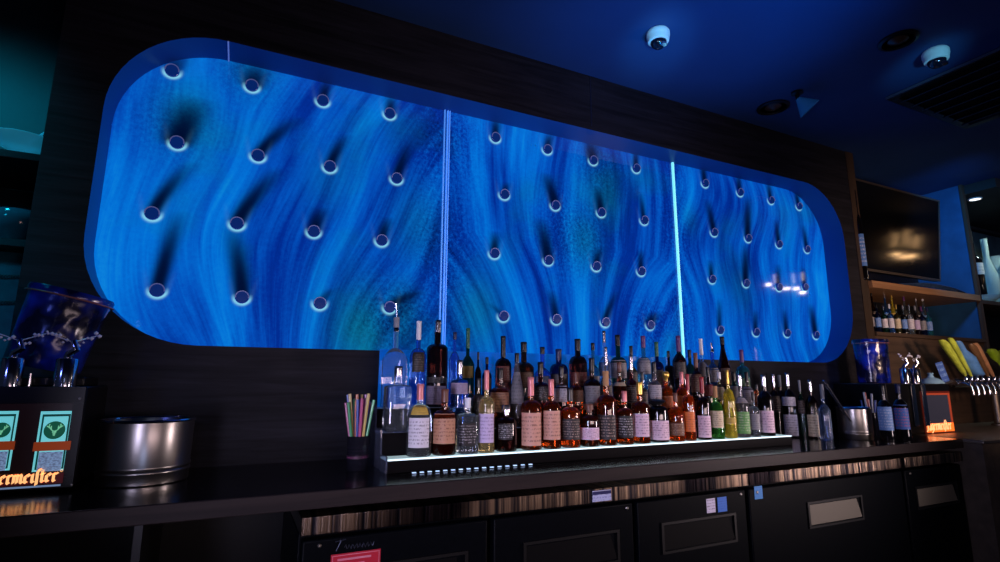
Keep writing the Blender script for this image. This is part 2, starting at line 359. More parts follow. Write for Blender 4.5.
# coolers under the counter
def cooler(name, x0, x1, doors, label, seam=None, end=False):
    t = thing(name, label, 'bar cooler', ((x0+x1)/2, 1.85, 0), 'black coolers under the counter'); ox = t.location.x; oy = 1.85
    g = .004
    MB().box(x0+g-ox, x1-g-ox, 1.86-oy, 2.40-oy, .08, .862).build('cabinet_body', M['cooler'], t, bevel=.004)
    MB().box(x0+g-ox, x1-g-ox, 1.80-oy, 2.40-oy, .867, .921).build('steel_top', M['strip'], t, bevel=.003)
    MB().box(x0+.03-ox, x1-.03-ox, 1.89-oy, 2.36-oy, 0, .08).build('kick_base', M['dark'], t)
    w = (x1-x0)/doors
    for i in range(doors):
        a, b_ = x0+w*i+.012, x0+w*(i+1)-.012
        d = MB().box(a-ox, b_-ox, 1.815-oy, 1.859-oy, .11, .850).build('door', M['cooler'], t, bevel=.006)
        hx = (a+b_)/2+.02 if doors > 1 else (a+b_)/2
        hw = min(.2, (b_-a)*.36)
        # recessed pull: dark frame with a dull steel scoop
        q = MB(); zc = .70
        q.box(hx-hw-.012-ox, hx+hw+.012-ox, 1.808-oy, 1.8155-oy, zc+.05, zc+.06).box(hx-hw-.012-ox, hx+hw+.012-ox, 1.808-oy, 1.8155-oy, zc-.06, zc-.05)
        q.box(hx-hw-.012-ox, hx-hw-ox, 1.808-oy, 1.8155-oy, zc-.05, zc+.05).box(hx+hw-ox, hx+hw+.012-ox, 1.808-oy, 1.8155-oy, zc-.05, zc+.05)
        h = q.build('pull_frame', M['dark'], d)
        v = [(hx-hw-ox, 1.8145-oy, zc-.045), (hx+hw-ox, 1.8145-oy, zc-.045), (hx+hw-.03-ox, 1.8145-oy, zc+.045), (hx-hw-ox, 1.8145-oy, zc+.045),
             (hx-hw-ox, 1.811-oy, zc-.045), (hx+hw-ox, 1.811-oy, zc-.045), (hx+hw-.03-ox, 1.813-oy, zc+.045), (hx-hw-ox, 1.813-oy, zc+.045)]
        MB().add(v, [(0, 1, 2, 3), (4, 5, 6, 7), (0, 1, 5, 4), (1, 2, 6, 5), (2, 3, 7, 6), (3, 0, 4, 7)]).build('pull_scoop', M['scoop'] if end else M['scoopdark'], d)
        MB().lathe([(.006, 0), (.007, .003), (.004, .006), (0, .0065)], (b_-.03-ox if i else a+.05-ox, 1.815-oy, .832), 12, R=Matrix.Rotation(PI/2, 3, 'X')).build('screw', M['steel'], d)
    return t
M['scoop'] = mat('dull_scoop', (104, 98, 86), .6); M['scoopdark'] = mat('dark_scoop', (7, 7, 9), .6, spec=.1)
c1 = cooler('bar_cooler', .205, 2.115, 3, 'long black three door cooler with a red sticker at its left end')
c2 = cooler('bar_cooler', 2.115, 3.33, 1, 'black cooler with blue sticker and steel pull right of the long cooler', end=True)
c3 = cooler('bar_cooler', 3.33, 3.925, 1, 'narrow black cooler with steel pull at the far right', end=True)
def card(px, py0, px1, py1, Y, th=.0012):
    a = onY(px, py0, Y); b_ = onY(px1, py1, Y); return min(a.x, b_.x), max(a.x, b_.x), min(a.z, b_.z), max(a.z, b_.z)
def onroot(t, x0, x1, y0, y1, z0, z1): return MB().box(x0-t.location.x, x1-t.location.x, y0-t.location.y, y1-t.location.y, z0-t.location.z, z1-t.location.z)
x0, x1, z0, z1 = card(331, 555, 379, 590, 1.815)
M['redst'] = mat('red_sticker', (185, 22, 50), .5); M['pinkln'] = mat('pale_print', (214, 130, 150), .5)
s = onroot(c1, x0, x1, 1.8135, 1.8148, z0, z1).build('sticker', M['redst'], c1); s['label'] = 'red sticker with pale border'
q = MB()
for a, b_, c_, d_ in ((x0+.003, x1-.003, z1-.006, z1-.004), (x1-.006, x1-.004, z0, z1-.004), (x0+.004, x0+.006, z0, z1-.004), (x0+.02, x1-.03, z1-.02, z1-.014), (x0+.02, x1-.05, z1-.034, z1-.030)):
    q.box(a-c1.location.x, b_-c1.location.x, 1.8128-1.85, 1.8136-1.85, c_, d_)
q.build('print', M['pinkln'], s)
# script style badge
M['badge'] = mat('dim_chrome_badge', (60, 64, 80), .4, .6)
p0 = onY(336, 551, 1.813); q = MB(); sc_ = .028
path = []
for st, wd in (([(0, 0), (.5, 1.0)], .1), ([(-.1, .95), (1.0, 1.1)], .1)):
    q.tube([(p0.x-c1.location.x+a*sc_, 1.812-1.85, p0.z+b_*sc_) for a, b_ in st], .0016, 6)
pts = [(.9+.12*i, .28+.26*math.sin(i*1.9)) for i in range(28)]
q.tube([(p0.x-c1.location.x+a*sc_, 1.812-1.85, p0.z+b_*sc_) for a, b_ in pts], .0012, 6)
q.build('badge', M['badge'], c1)
M['lilac'] = labelmat((206, 200, 226), (62, 50, 96), 4); M['bluest'] = labelmat((44, 108, 206), (30, 80, 175), 5)
x0, x1, z0, z1 = card(706, 499, 715.5, 512, 1.815); o = onroot(c1, x0, x1, 1.8132, 1.8148, z0, z1).build('sticker', M['lilac'], c1); o['label'] = 'small white sticker with dark print'
x0, x1, z0, z1 = card(717, 497.5, 727, 511, 1.815); o = onroot(c1, x0, x1, 1.8132, 1.8148, z0, z1).build('sticker', M['bluest'], c1); o['label'] = 'small blue sticker'
M['bluest2'] = labelmat((44, 128, 200), (26, 92, 190), 5)
x0, x1, z0, z1 = card(749, 487, 758, 499, 1.815); o = onroot(c2, x0+.03, x1+.03, 1.8125, 1.8148, z0, z1).build('sticker', M['bluest2'], c2); o['label'] = 'blue sticker near left edge'
M['plate'] = labelmat((176, 184, 222), (92, 100, 170), 3); M['plateb'] = mat('navy_band', (22, 28, 84), .4)
x0, x1, z0, z1 = card(592, 493, 611, 503, 1.8)
s = onroot(c1, x0, x1, 1.797, 1.7985, .873, .913).build('name_plate', M['plate'], c1); s['label'] = 'pale blue plate on the steel edge'
onroot(c1, x0, x1, 1.7965, 1.7972, .898, .910).build('band', M['plateb'], s)
# return counter at the right
M['retside'] = noisy('grey_laminate', (70, 62, 56), (86, 76, 68), 18, .6)
t = thing('return_counter', 'grey brown counter block under the beer taps at the far right', 'counter', (5.0, 2.1, 0))
MB().box(XE+.004-5, 1.25, 1.70-2.1, YW-.004-2.1, 0, .974).build('carcass', M['retside'], t)
MB().box(XE+.002-5, 1.25, 1.69-2.1, YW-.003-2.1, .975, ZT).build('top', M['dimsteel'], t, bevel=.003)
# ------------------------------------------------------------------ tiered bottle display
SX0, SX1, SY = .515, 2.70, 2.00
TZ = [1.045, 1.13, 1.215]; TY = [2.040, 2.148, 2.262]
st = thing('bottle_display', 'long low stepped bottle display with a lit white front edge', 'shelf', ((SX0+SX1)/2, 2.14, ZT))
ox, oy, oz = st.location
M['standwood'] = wood('black_stained_wood', (8, 7, 9), (14, 12, 14), 22, .6, .1, .06)
m = mat('lit_acrylic', (230, 240, 245), .4, emit=(205, 238, 246), es=1.15); M['lit'] = m
M['litmid'] = mat('glowing_acrylic', (150, 160, 170), .4, emit=(205, 238, 246), es=.42)
M['litdim'] = mat('dim_lit_acrylic', (60, 66, 80), .4, emit=(150, 165, 215), es=.06)
MB().box(SX0-ox, SX1-ox, SY-oy, SY+.02-oy, 0, .044).build('front_board', M['standwood'], st, bevel=.002)
MB().box(SX0-ox, SX1-ox, SY+.0005-oy, SY+.012-oy, .0445, .0495).build('lit_edge', M['lit'], st)
MB().box(SX0-ox, SX1-ox, SY+.0125-oy, 2.093-oy, .0445, .0495).build('lower_step', M['litmid'], st)
MB().box(SX0-ox, SX1-ox, 2.094-oy, 2.099-oy, .0, .134).build('riser', M['standwood'], st)
MB().box(SX0-ox, SX1-ox, 2.0995-oy, 2.204-oy, .130, .1345).build('middle_step', M['litdim'], st)
MB().box(SX0-ox, SX1-ox, 2.2045-oy, 2.2095-oy, .0, .219).build('riser', M['standwood'], st)
MB().box(SX0-ox, SX1-ox, 2.210-oy, 2.33-oy, .215, .2195).build('top_step', M['litdim'], st)
MB().box(SX0-ox, SX1-ox, 2.32-oy, 2.33-oy, 0, .2145).build('back_board', M['standwood'], st)
M['endpane'] = mat('clear_acrylic_end', (190, 200, 235), .05, trans=.9, ior=1.3)
m = noisy('blue_lit_back_sheet', (6, 60, 150), (10, 90, 190), 5, .15); M['backsheet'] = m
bsdf(m).inputs['Emission Color'].default_value = (.001, .095, .45, 1); bsdf(m).inputs['Emission Strength'].default_value = .55
bk = thing('back_sheet', 'blue glowing acrylic sheet standing behind the bottles', 'acrylic panel', (1.48, 2.34, ZT))
MB().box(.548-1.48, 2.40-1.48, -.003, .003, .004, .465).build('sheet', M['backsheet'], bk)
MB().box(.548-1.48, 2.40-1.48, -.008, .008, .0, .0035).build('foot', M['standwood'], bk)
q = MB(); poly = [(2.31, .001), (SY, .001), (SY, .06), (2.09, .06), (2.095, .15), (2.19, .15), (2.2, .235), (2.31, .235)]
q.prism([(a, b_) for a, b_ in poly], -.003, .003)
q.v = [(SX0-.004-ox+y, x-oy, z) for x, y, z in q.v]
q.build('end_panel', M['endpane'], st, smooth=False)
q = MB()
for i in range(16):
    px = 416+8*i; p = onZ(px, 474.8-(px-416)*.066, ZT); q.box(p.x-ox-.007, p.x-ox+.007, SY-.034-oy, SY-.025-oy, .0022, .005)
M['led'] = mat('led_dot', (200, 220, 255), .4, emit=(170, 200, 245), es=1.1)
sl = thing('led_light_strip', 'row of tiny white lights lying on the counter before the bottle display', 'light strip', (.9, SY-.03, ZT))
q.v = [(x+ox-.9, y+oy-SY+.03, z) for x, y, z in q.v]
MB().box(.55-.9, 1.22-.9, -.006, .006, 0.0002, .002).build('strip_base', M['standwood'], sl)
q.build('led_dots', M['led'], sl)
# ------------------------------------------------------------------ bottles
def gmat(name, c, tr, rough=.03): return mat(name+'_glass', c, rough, trans=tr, ior=1.42, spec=.6)
G = {'clear': gmat('clear', (225, 236, 245), .96), 'amber': gmat('amber', (196, 82, 22), .955), 'brown': gmat('brown', (120, 50, 24), .95),
     'dkbrown': gmat('dark_brown', (64, 26, 20), .94), 'red': gmat('dark_red', (104, 24, 22), .94), 'green': gmat('green', (66, 150, 58), .8),
     'dkgreen': gmat('dark_green', (24, 74, 54), .85), 'blue': gmat('blue', (70, 130, 215), .9), 'navy': gmat('navy', (20, 30, 76), .8),
     'yellow': gmat('yellow', (226, 204, 66), .72), 'black': gmat('black', (20, 16, 20), .6), 'orange': gmat('orange', (226, 92, 28), .90),
     'teal': gmat('teal', (60, 150, 170), .85), 'grey': gmat('smoky_grey', (130, 128, 132), .8), 'olive': gmat('olive', (90, 86, 40), .88),
     'pale': gmat('pale_gold', (230, 206, 140), .85)}
def cm(name, c, rough=.35, metal=0): return mat(name+'_cap', c, rough, metal)
K = {'silver': cm('silver', (205, 205, 215), .2, 1), 'black': cm('black', (18, 18, 22), .3), 'pink': cm('rose_foil', (196, 120, 122), .35, .3), 'gold': cm('gold', (212, 172, 84), .3, .8),
     'navy': cm('navy', (28, 36, 78), .35), 'cork': cm('cork', (176, 132, 90), .7), 'red': cm('red', (150, 28, 40), .35), 'purple': cm('purple', (88, 46, 104), .35),
     'white': cm('white', (214, 214, 222), .4), 'green': cm('green', (34, 88, 66), .35), 'brown': cm('brown', (100, 58, 44), .4), 'orange': cm('orange', (216, 104, 42), .4),
     'pour': cm('pourer', (190, 196, 210), .15, 1), 'grey': cm('grey', (124, 128, 140), .4)}
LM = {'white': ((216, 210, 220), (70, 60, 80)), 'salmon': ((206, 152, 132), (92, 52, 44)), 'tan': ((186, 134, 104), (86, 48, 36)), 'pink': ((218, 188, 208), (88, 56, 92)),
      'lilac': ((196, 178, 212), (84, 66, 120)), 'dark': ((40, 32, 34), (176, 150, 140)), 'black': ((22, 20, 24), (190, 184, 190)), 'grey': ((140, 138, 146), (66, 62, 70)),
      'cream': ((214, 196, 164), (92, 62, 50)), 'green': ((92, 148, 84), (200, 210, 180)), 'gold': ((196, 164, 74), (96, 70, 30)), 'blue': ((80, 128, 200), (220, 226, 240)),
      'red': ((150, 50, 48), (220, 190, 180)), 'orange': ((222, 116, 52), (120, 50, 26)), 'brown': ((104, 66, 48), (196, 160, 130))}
def profile(style, r, h, cs):
    """outline from the base to where the cap starts: shoulder start, neck start, neck/body ratio, roundness"""
    bs, ns, rn, dome = {'bourbon': (.58, .68, .34, .8), 'tall': (.52, .64, .32, .4), 'wine': (.60, .73, .36, .5), 'squat': (.60, .74, .36, 1.), 'dome': (.50, .72, .30, 1.),
                        'jar': (.74, .84, .5, .9), 'longneck': (.44, .56, .27, .6), 'taper': (.40, .82, .34, .15), 'round': (.46, .70, .34, 1.), 'vodka': (.66, .72, .36, .9)}[style]
    rn *= .86
    pr = [(0, .006), (r*.8, .003), (r*.9, 0), (r*.985, .003), (r, .010), (r, h*bs*.5), (r, h*bs)]
    nk = r*rn
    for i in range(1, 8):
        t = i/7; sm = 1-t*t*(3-2*t); el = math.sqrt(max(0, 1-t*t)); pr.append((nk+(r-nk)*(sm*(1-dome)+el*dome), h*(bs+(ns-bs)*t)))
    pr += [(nk*.97, h*(ns+(cs-ns)*.5)) if cs > ns+.02 else (nk*.99, h*(ns+.004)), (nk, h*max(cs, ns+.01)), (0, h*max(cs, ns+.01)+.0005)]
    return pr, nk, bs, ns
def bottle(px, tier, ytop, w, style, glass, cap, labels, text, cs=.8, sq=2, ybase=None, captop=None, group=None, name='liquor_bottle', band=None):
    if tier is None: p = onZ(px, ybase, ZT); zb = ZT; Y = p.y
    else:
        Y = TY[tier]+random.uniform(-.006, .006) if ybase is None else ybase; zb = TZ[tier]; p = onY(px, 400, Y)
    top = onY(px, ytop, Y); h = top.z-zb; r = w*.5*mpp((p.x, Y, zb+.1))*.97
    p = onY(px, ytop*.35+450*.65 if tier is not None else ybase-20, Y)
    if tier == 0: Y = SY+.008+r
    t = thing(name, text, 'bottle', (p.x, Y, zb), group or ('front row bottles on the lit step', 'second row bottles', 'back row bottles')[tier] if tier is not None else group)
    face = math.atan2(-Y, -p.x)
    if sq != 2: random.random()
    pr, nk, bs, ns = profile(style, r, h, cs)
    MB().lathe(pr, (0, 0, 0), 26, sq).build('glass_body', G[glass], t)
    k0 = h*max(cs, ns+.012)
    if cap:
        if captop == 'pour':     # speed pourer: collar and slanted spout
            q = MB().lathe([(nk*1.1, k0), (nk*1.15, k0+h*.03), (nk*.7, k0+h*.05)], n=16)
            q.tube([(0, 0, k0+h*.04), (0, 0, k0+(h-k0)*.6), (-nk*.5, -nk*.3, h)], nk*.42, 8)
        elif captop == 'ball':
            q = MB().lathe([(nk*.9, k0), (nk*1.0, k0+.25*(h-k0)), (nk*1.7, k0+.45*(h-k0)), (nk*1.9, k0+.7*(h-k0)), (nk*1.3, k0+.94*(h-k0)), (0, h)], n=18)
        elif captop == 'cork':
            q = MB().lathe([(nk*.85, k0), (nk*.85, k0+.3*(h-k0)), (nk*1.35, k0+.32*(h-k0)), (nk*1.4, k0+.9*(h-k0)), (nk*1.2, h), (0, h)], n=18)
        else:
            q = MB().lathe([(nk*1.06, k0-.001), (nk*1.07, k0+.004), (nk*1.04, h-.012), (nk*1.12, h-.0115), (nk*1.12, h-.003), (nk*.98, h), (0, h)], n=18)
        q.build('cap', K[cap], t)
    if band:
        a, b_ = band[0]*h, band[1]*h; q = MB().lathe([(nk*1.03, a), (nk*1.05, b_)], n=18); q.build('neck_band', K[band[2]], t)
    for L in labels:
        ya, yb, col = L[:3]; za = onY(px, yb, Y-r).z-zb; zc = onY(px, ya, Y-r).z-zb
        za = max(za, .012); zc = max(zc, za+.01)
        za = min(za, h*ns*.97-.012); zc = min(zc, h*ns*.97)
        def rad(z):
            for (r0, q0), (r1, q1) in zip(pr, pr[1:]):
                if q0 <= z <= q1 and q1 > q0: return r0+(r1-r0)*(z-q0)/(q1-q0)
            return r
        sp = L[3] if len(L) > 3 else 1.08
        a = face-t.rotation_euler.z+random.uniform(-.12, .12)
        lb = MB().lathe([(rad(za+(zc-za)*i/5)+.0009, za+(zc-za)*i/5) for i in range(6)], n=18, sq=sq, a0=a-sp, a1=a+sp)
        lb.build('label', labelmat(*[tuple(int(v*(1, .72, .6)[tier or 0]) for v in c_) for c_ in LM[col]]), t)  # print darkened on the rear tiers to paint in light fall-off
    return t
BT = [
 # px, tier, ytop, w, style, glass, cap, labels, text, options
 (396.5,1,366,26,'vodka','clear','silver',[],'large clear square bottle with silver cap at the left end of the display',dict(sq=5,cs=.86)),
 (393.5,2,303,26,'longneck','clear','pour',[],'tallest clear bottle with long slender neck above the left end',dict(cs=.72,captop='pour',band=(.76,.86,'grey'))),
 (421,0,384,26,'dome','clear','pink',[(405,415,'gold',.8),(418,448,'white',.9)],'clear front bottle with white label and gold emblem, leftmost on lit edge',dict(cs=.78)),
 (446,0,389,25,'bourbon','brown','brown',[(414,444,'tan')],'squat amber bottle with brown tan label, second on the lit edge',dict(cs=.80)),
 (468.5,0,398,20,'vodka','clear','white',[(423,446,'black',1.0)],'short clear square bottle with white shoulder and black print',dict(sq=5,cs=.82)),
 (487,0,370,17,'bourbon','pale','pink',[(414,443,'lilac')],'slim pale bottle with pink neck foil and white lilac label',dict(cs=.76)),
 (507,0,405,22,'squat','dkbrown','silver',[(424,440,'black',.7)],'short dark round bottle with chrome stopper on the front edge',dict(cs=.78,captop='cork')),
 (533,0,377,22,'bourbon','amber','pink',[(413,446,'salmon')],'big amber bottle with pink neck and salmon label with dark lettering',dict(cs=.74)),
 (552,0,379,19,'bourbon','amber','pink',[(411,440,'salmon')],'amber bottle with plain salmon portrait label and golden shoulder',dict(cs=.76)),
 (572,0,388,20,'bourbon','orange','black',[(419,440,'dark')],'bright orange bottle with dark lower label right of salmon labels',dict(cs=.78)),
 (592,0,404,21,'squat','brown','brown',[(428,440,'pink')],'short wide bottle with narrow pink label on the front edge',dict(cs=.80,captop='cork')),
 (609,0,371,20,'bourbon','amber','cork',[(415,440,'dark')],'amber bottle with tall neck and dark label, orange shoulder',dict(cs=.80)),
 (627,0,391,17,'bourbon','amber','pink',[(416,438,'black')],'amber bottle with black label and white lettering',dict(cs=.80)),
 (642,0,382,19,'bourbon','amber','gold',[(414,437,'pink')],'gold amber bottle with pale pink label tilted to the right',dict(cs=.80)),
 (661,0,399,20,'jar','black','black',[(421,443,'pink',1.5)],'short wide jar wrapped in pale pink label with black stopper',dict(cs=.84,captop='ball')),
 (678,0,393,16,'dome','orange','brown',[(423,436,'brown')],'round shouldered orange bottle with brown label',dict(cs=.82)),
 (690,0,374,12,'bourbon','orange','red',[(412,432,'orange')],'thin orange bottle with red foil neck',dict(cs=.76)),
 (705,0,377,14,'bourbon','dkbrown','red',[(416,438,'pink')],'dark slim bottle with red neck and pink label',dict(cs=.74)),
 (718,0,386,14,'round','green','cork',[(411,428,'cream')],'green bottle with cream label and rounded shoulder',dict(cs=.78)),
 (730,0,370,12,'dome','yellow','gold',[(418,424,'gold')],'bright yellow bottle with gold neck',dict(cs=.80)),
 (744,0,374,15,'tall','grey','silver',[(385,403,'grey'),(412,434,'green')],'speckled silver grey bottle with green lower label',dict(cs=.82)),
 (755,0,392,10,'bourbon','clear','black',[(414,430,'grey')],'small clear bottle right of green labelled bottle',dict(cs=.82)),
 (768,0,375,15,'wine','black','silver',[(411,433,'pink')],'dark wine shaped bottle with arched pink label near the right end',dict(cs=.82)),
 # second row
 (459,1,360,19,'vodka','blue','silver',[(383,394,'lilac')],'pale blue bottle with wide silver cap and lilac label, second row',dict(cs=.80)),
 (500,1,368,21,'bourbon','brown','black',[(388,412,'tan')],'brown bottle with tan label behind the short dark bottle',dict(cs=.82)),
 (517,1,353,15,'taper','grey','black',[(372,404,'grey')],'silver patterned tapering bottle with thin neck in second row',dict(cs=.88)),
 (541,1,362,19,'bourbon','red','black',[(386,400,'black')],'dark red bottle with black band label between salmon labelled bottles',dict(cs=.82)),
 (562,1,366,18,'bourbon','dkbrown','black',[(385,402,'white')],'dark bottle with white scribbled label, second row',dict(cs=.82)),
 (577,1,372,15,'squat','amber','brown',[(390,402,'brown')],'amber second row bottle behind bright orange bottle',dict(cs=.80)),
 (593,1,358,17.5,'bourbon','dkbrown','black',[(386,406,'grey')],'dark bottle with grey scribble label, behind narrow pink label',dict(cs=.80)),
 (607.5,1,347,12.5,'tall','clear','silver',[(385,402,'dark')],'clear slim bottle with tall silver neck, second row centre',dict(cs=.76)),
 (621,1,362,15,'bourbon','brown','brown',[(376,386,'cream')],'brown bottle with cream shoulder label, second row centre',dict(cs=.84)),
 (633,1,355,14,'tall','red','silver',[(385,403,'dark')],'red brown bottle with slender silver neck, second row',dict(cs=.78)),
 (644,1,372,11,'bourbon','olive','black',[(386,404,'dark')],'olive bottle with dark label, second row',dict(cs=.82)),
 (656.5,1,362,14,'bourbon','grey','black',[(385,402,'white')],'bottle with pale blue white label behind wide pink jar',dict(cs=.82)),
 (668,1,371,14,'round','orange','gold',[(396,408,'orange')],'ornate amber decanter with gold ringed neck, second row',dict(cs=.80,captop='ball')),
 (684,1,372,13,'bourbon','orange','pink',[(396,412,'orange')],'orange bottle with rose pink neck, second row',dict(cs=.76)),
 (699,1,353,13,'wine','dkbrown','brown',[(374,392,'brown')],'dark bottle with ribbed brown cap, second row',dict(cs=.78)),
 (711,1,367,12,'bourbon','black','black',[(384,396,'red')],'black bottle with red label, second row right',dict(cs=.82)),
 (722,1,372,11,'wine','olive','white',[(387,400,'cream')],'olive bottle with white cap, second row right',dict(cs=.86)),
 (737,1,372,12,'wine','dkgreen','black',[(386,402,'grey')],'dark green bottle behind the yellow bottle',dict(cs=.82)),
 (750,1,372,12,'bourbon','grey','black',[(384,404,'white')],'speckled grey bottle with white label, second row right end',dict(cs=.82)),
 (759.5,1,384,11,'bourbon','orange','black',[(393,402,'orange')],'small bottle with orange label near the right end',dict(cs=.84)),
 (478,1,378,13,'bourbon','olive','black',[(392,402,'dark')],'dark olive bottle with black cap behind the pink necked slim bottle',dict(cs=.82)),
 # back row
 (416.5,2,321,17,'bourbon','blue','white',[(352,372,'dark',.8)],'clear blue bottle with white cap and dark label, back row left',dict(cs=.78)),
 (436,2,320,22,'vodka','dkbrown','silver',[(377,383,'black'),(386,405,'lilac')],'large dark brown bottle with lilac label and chrome topped neck',dict(cs=.86)),
 (453.5,2,332,11.5,'wine','blue','navy',[],'blue glass bottle with round navy cap, back row',dict(cs=.90)),
 (467,2,328,14,'tall','dkgreen','green',[(366,378,'gold',.8)],'dark green bottle with long green neck, back row',dict(cs=.74)),
 (477.5,2,352,7,'wine','black','black',[],'thin black bottle right of dark green neck, back row',dict(cs=.86)),
 (486.5,2,357,10,'wine','navy','black',[(378,390,'dark')],'navy dark bottle behind the pink necked slim bottle',dict(cs=.86)),
 (503,2,336,17,'bourbon','dkbrown','black',[(366,382,'red',.9)],'dark brown bottle with tall black ribbed neck, back row',dict(cs=.66)),
 (524,2,342,21,'bourbon','brown','black',[(372,388,'brown')],'brown bottle with broad shoulder and black cap, back row',dict(cs=.84)),
 (543,2,347,17,'tall','blue','black',[(376,392,'blue')],'light blue bottle with black cap, back row',dict(cs=.88)),
 (559.5,2,349,19,'squat','navy','navy',[(374,388,'dark')],'dark navy round shouldered bottle with navy cap, back row',dict(cs=.80)),
 (579,2,339,19,'squat','dkbrown','black',[(372,386,'red')],'dark red bottle with dotted tall black neck, back row',dict(cs=.82)),
 (594.5,2,343,13,'tall','teal','black',[(376,390,'white')],'teal bottle with thin dark neck, back row centre',dict(cs=.88)),
 (606,2,331,13,'tall','clear','silver',[(362,376,'blue')],'clear bottle with the tallest pale neck at centre, back row',dict(cs=.84)),
 (620,2,335,17,'bourbon','dkgreen','black',[(360,378,'white')],'dark green bottle with white label and black cap, back row centre',dict(cs=.84)),
 (633.5,2,346,12,'tall','olive','black',[(372,386,'dark')],'slim olive bottle with black cap, back row',dict(cs=.84)),
 (646,2,336,15,'bourbon','teal','purple',[(356,374,'white')],'teal bottle with white label and dark purple cap, back row',dict(cs=.82)),
 (659.5,2,342,13,'bourbon','navy','green',[(370,386,'dark')],'navy bottle with long green gold neck, back row',dict(cs=.76)),
 (671.5,2,351,9,'vodka','black','black',[],'narrow black bottle right of the green gold neck, back row',dict(cs=.88)),
 (682,2,336,14,'wine','dkbrown','purple',[(362,378,'dark')],'dark bottle with purple neck before the bright seam, back row',dict(cs=.76)),
 (693,2,350,11,'wine','dkgreen','black',[(374,386,'cream')],'dark green bottle right of the bright seam, back row',dict(cs=.84)),
 (705,2,339,13,'tall','clear','white',[(362,376,'grey')],'clear bottle with white neck, back row right',dict(cs=.74)),
 (716,2,343,13,'tall','blue','pour',[(368,382,'white')],'pale blue bottle with thin chrome pourer, back row right',dict(cs=.84,captop='pour')),
 (727,2,337,14,'taper','dkbrown','black',[(368,386,'brown')],'tapering dark brown bottle with black top, back row right',dict(cs=.88)),
 (746,2,350,13,'bourbon','teal','purple',[(378,390,'green')],'teal green bottle with purple cap, rightmost of the back row',dict(cs=.76)),
 (776,None,374,11,'wine','dkbrown','silver',[(396,412,'dark')],'dark bottle with silver foil neck behind arched pink label',dict(cs=.78,ybase=435,group='dark bottles on the counter')),
 (782.5,None,375,10,'wine','black','grey',[(398,414,'dark')],'black bottle with grey neck on the counter just past the display end',dict(cs=.80,ybase=434.5,group='dark bottles on the counter')),
]
for a in BT: bottle(*a[:9], **a[9])
GB = [
 (790.5,373,14,'wine','black','silver',[(397,406,'white'),(415,438,'white')],'dark bottle with two white labels on the counter beyond the display',dict(ybase=437.5)),
 (802.5,380,7,'wine','dkgreen','grey',[(400,414,'dark')],'narrow dark green bottle on the counter beside white labels',dict(ybase=438)),
 (813,380,11,'wine','dkbrown','silver',[(415,437,'cream')],'dark bottle with pinkish label on the counter by the clear flask',dict(ybase=438.5)),
]
for px, yt, w, stl, g, c_, lb, tx, op in GB: bottle(px, None, yt, w, stl, g, c_, lb, tx, cs=.80, group='dark bottles on the counter', **op)
# ------------------------------------------------------------------ straws cup
def straws(px, py, cols, text, n, cupr, cuph, strawlen, cupmat, seed, capt):
    rnd = random.Random(seed)
    p = onZ(px, py, ZT); t = thing('straw_cup', text, 'straw cup', (p.x, p.y, ZT), 'cups of straws')
    MB().lathe([(cupr*.86, 0), (cupr*.9, .004), (cupr, cuph), (cupr*.94, cuph), (cupr*.82, .008), (0, .008)], n=24).build('cup', cupmat, t)
    if capt: MB().lathe([(cupr*.935, cuph*.35), (cupr*.965, cuph*.72)], n=24).build('label', M['cuplab'], t)
    for i in range(n):
        a = 2*PI*i/n+rnd.uniform(-.2, .2); q = cupr*.62*math.sqrt(rnd.uniform(.06, 1))
        L = strawlen*rnd.uniform(.82, 1.05)
        b0 = Vector((math.cos(a)*q*.55, math.sin(a)*q*.55, .012)); 
        # straw leans against the cup rim and fans outward
        rim = Vector((math.cos(a)*q*1.3, math.sin(a)*q*1.3, cuph)); d = (rim-b0).normalized()
        s = MB().tube([b0, rim, b0+d*L], .0056, 8, False).build('drinking_straw', M[cols[i % len(cols)]])
        s.location = (p.x, p.y, ZT)
        cname = cols[i % len(cols)].split('_')[1]
        side = ('right', 'back right', 'back', 'back left', 'left', 'front left', 'front', 'front right')[int(((a % (2*PI))+PI/8)/(PI/4)) % 8]
        tag(s, f'{cname} straw leaning to the {side} in {capt or "the right cup"}', 'straw', 'straws in '+(capt or 'the right cup'))
    return t
for nm, c in (('purple', (150, 70, 150)), ('pink', (206, 96, 150)), ('green', (84, 180, 120)), ('orange', (226, 140, 84)), ('blue', (70, 96, 190)), ('yellow', (214, 190, 110)), ('white', (200, 205, 220)), ('red', (220, 84, 92))):
    M['straw_'+nm] = mat('straw_'+nm, c, .3, trans=.25)
M['cupglass'] = mat('dark_cup', (40, 40, 52), .08, trans=.55, ior=1.3); M['cuplab'] = labelmat((58, 26, 52), (210, 110, 160), 3)
straws(357, 470, ['straw_purple', 'straw_green', 'straw_orange', 'straw_blue', 'straw_pink', 'straw_yellow'], 'dark glass cup full of coloured straws left of the bottles', 22, .043, .125, .262, M['cupglass'], 3, 'the left straw cup')
straws(873, 437.5, ['straw_white', 'straw_red', 'straw_white', 'straw_blue'], 'dark cup of white and red straws behind the right steel bucket', 9, .040, .15, .25, M['cupglass'], 5, '')
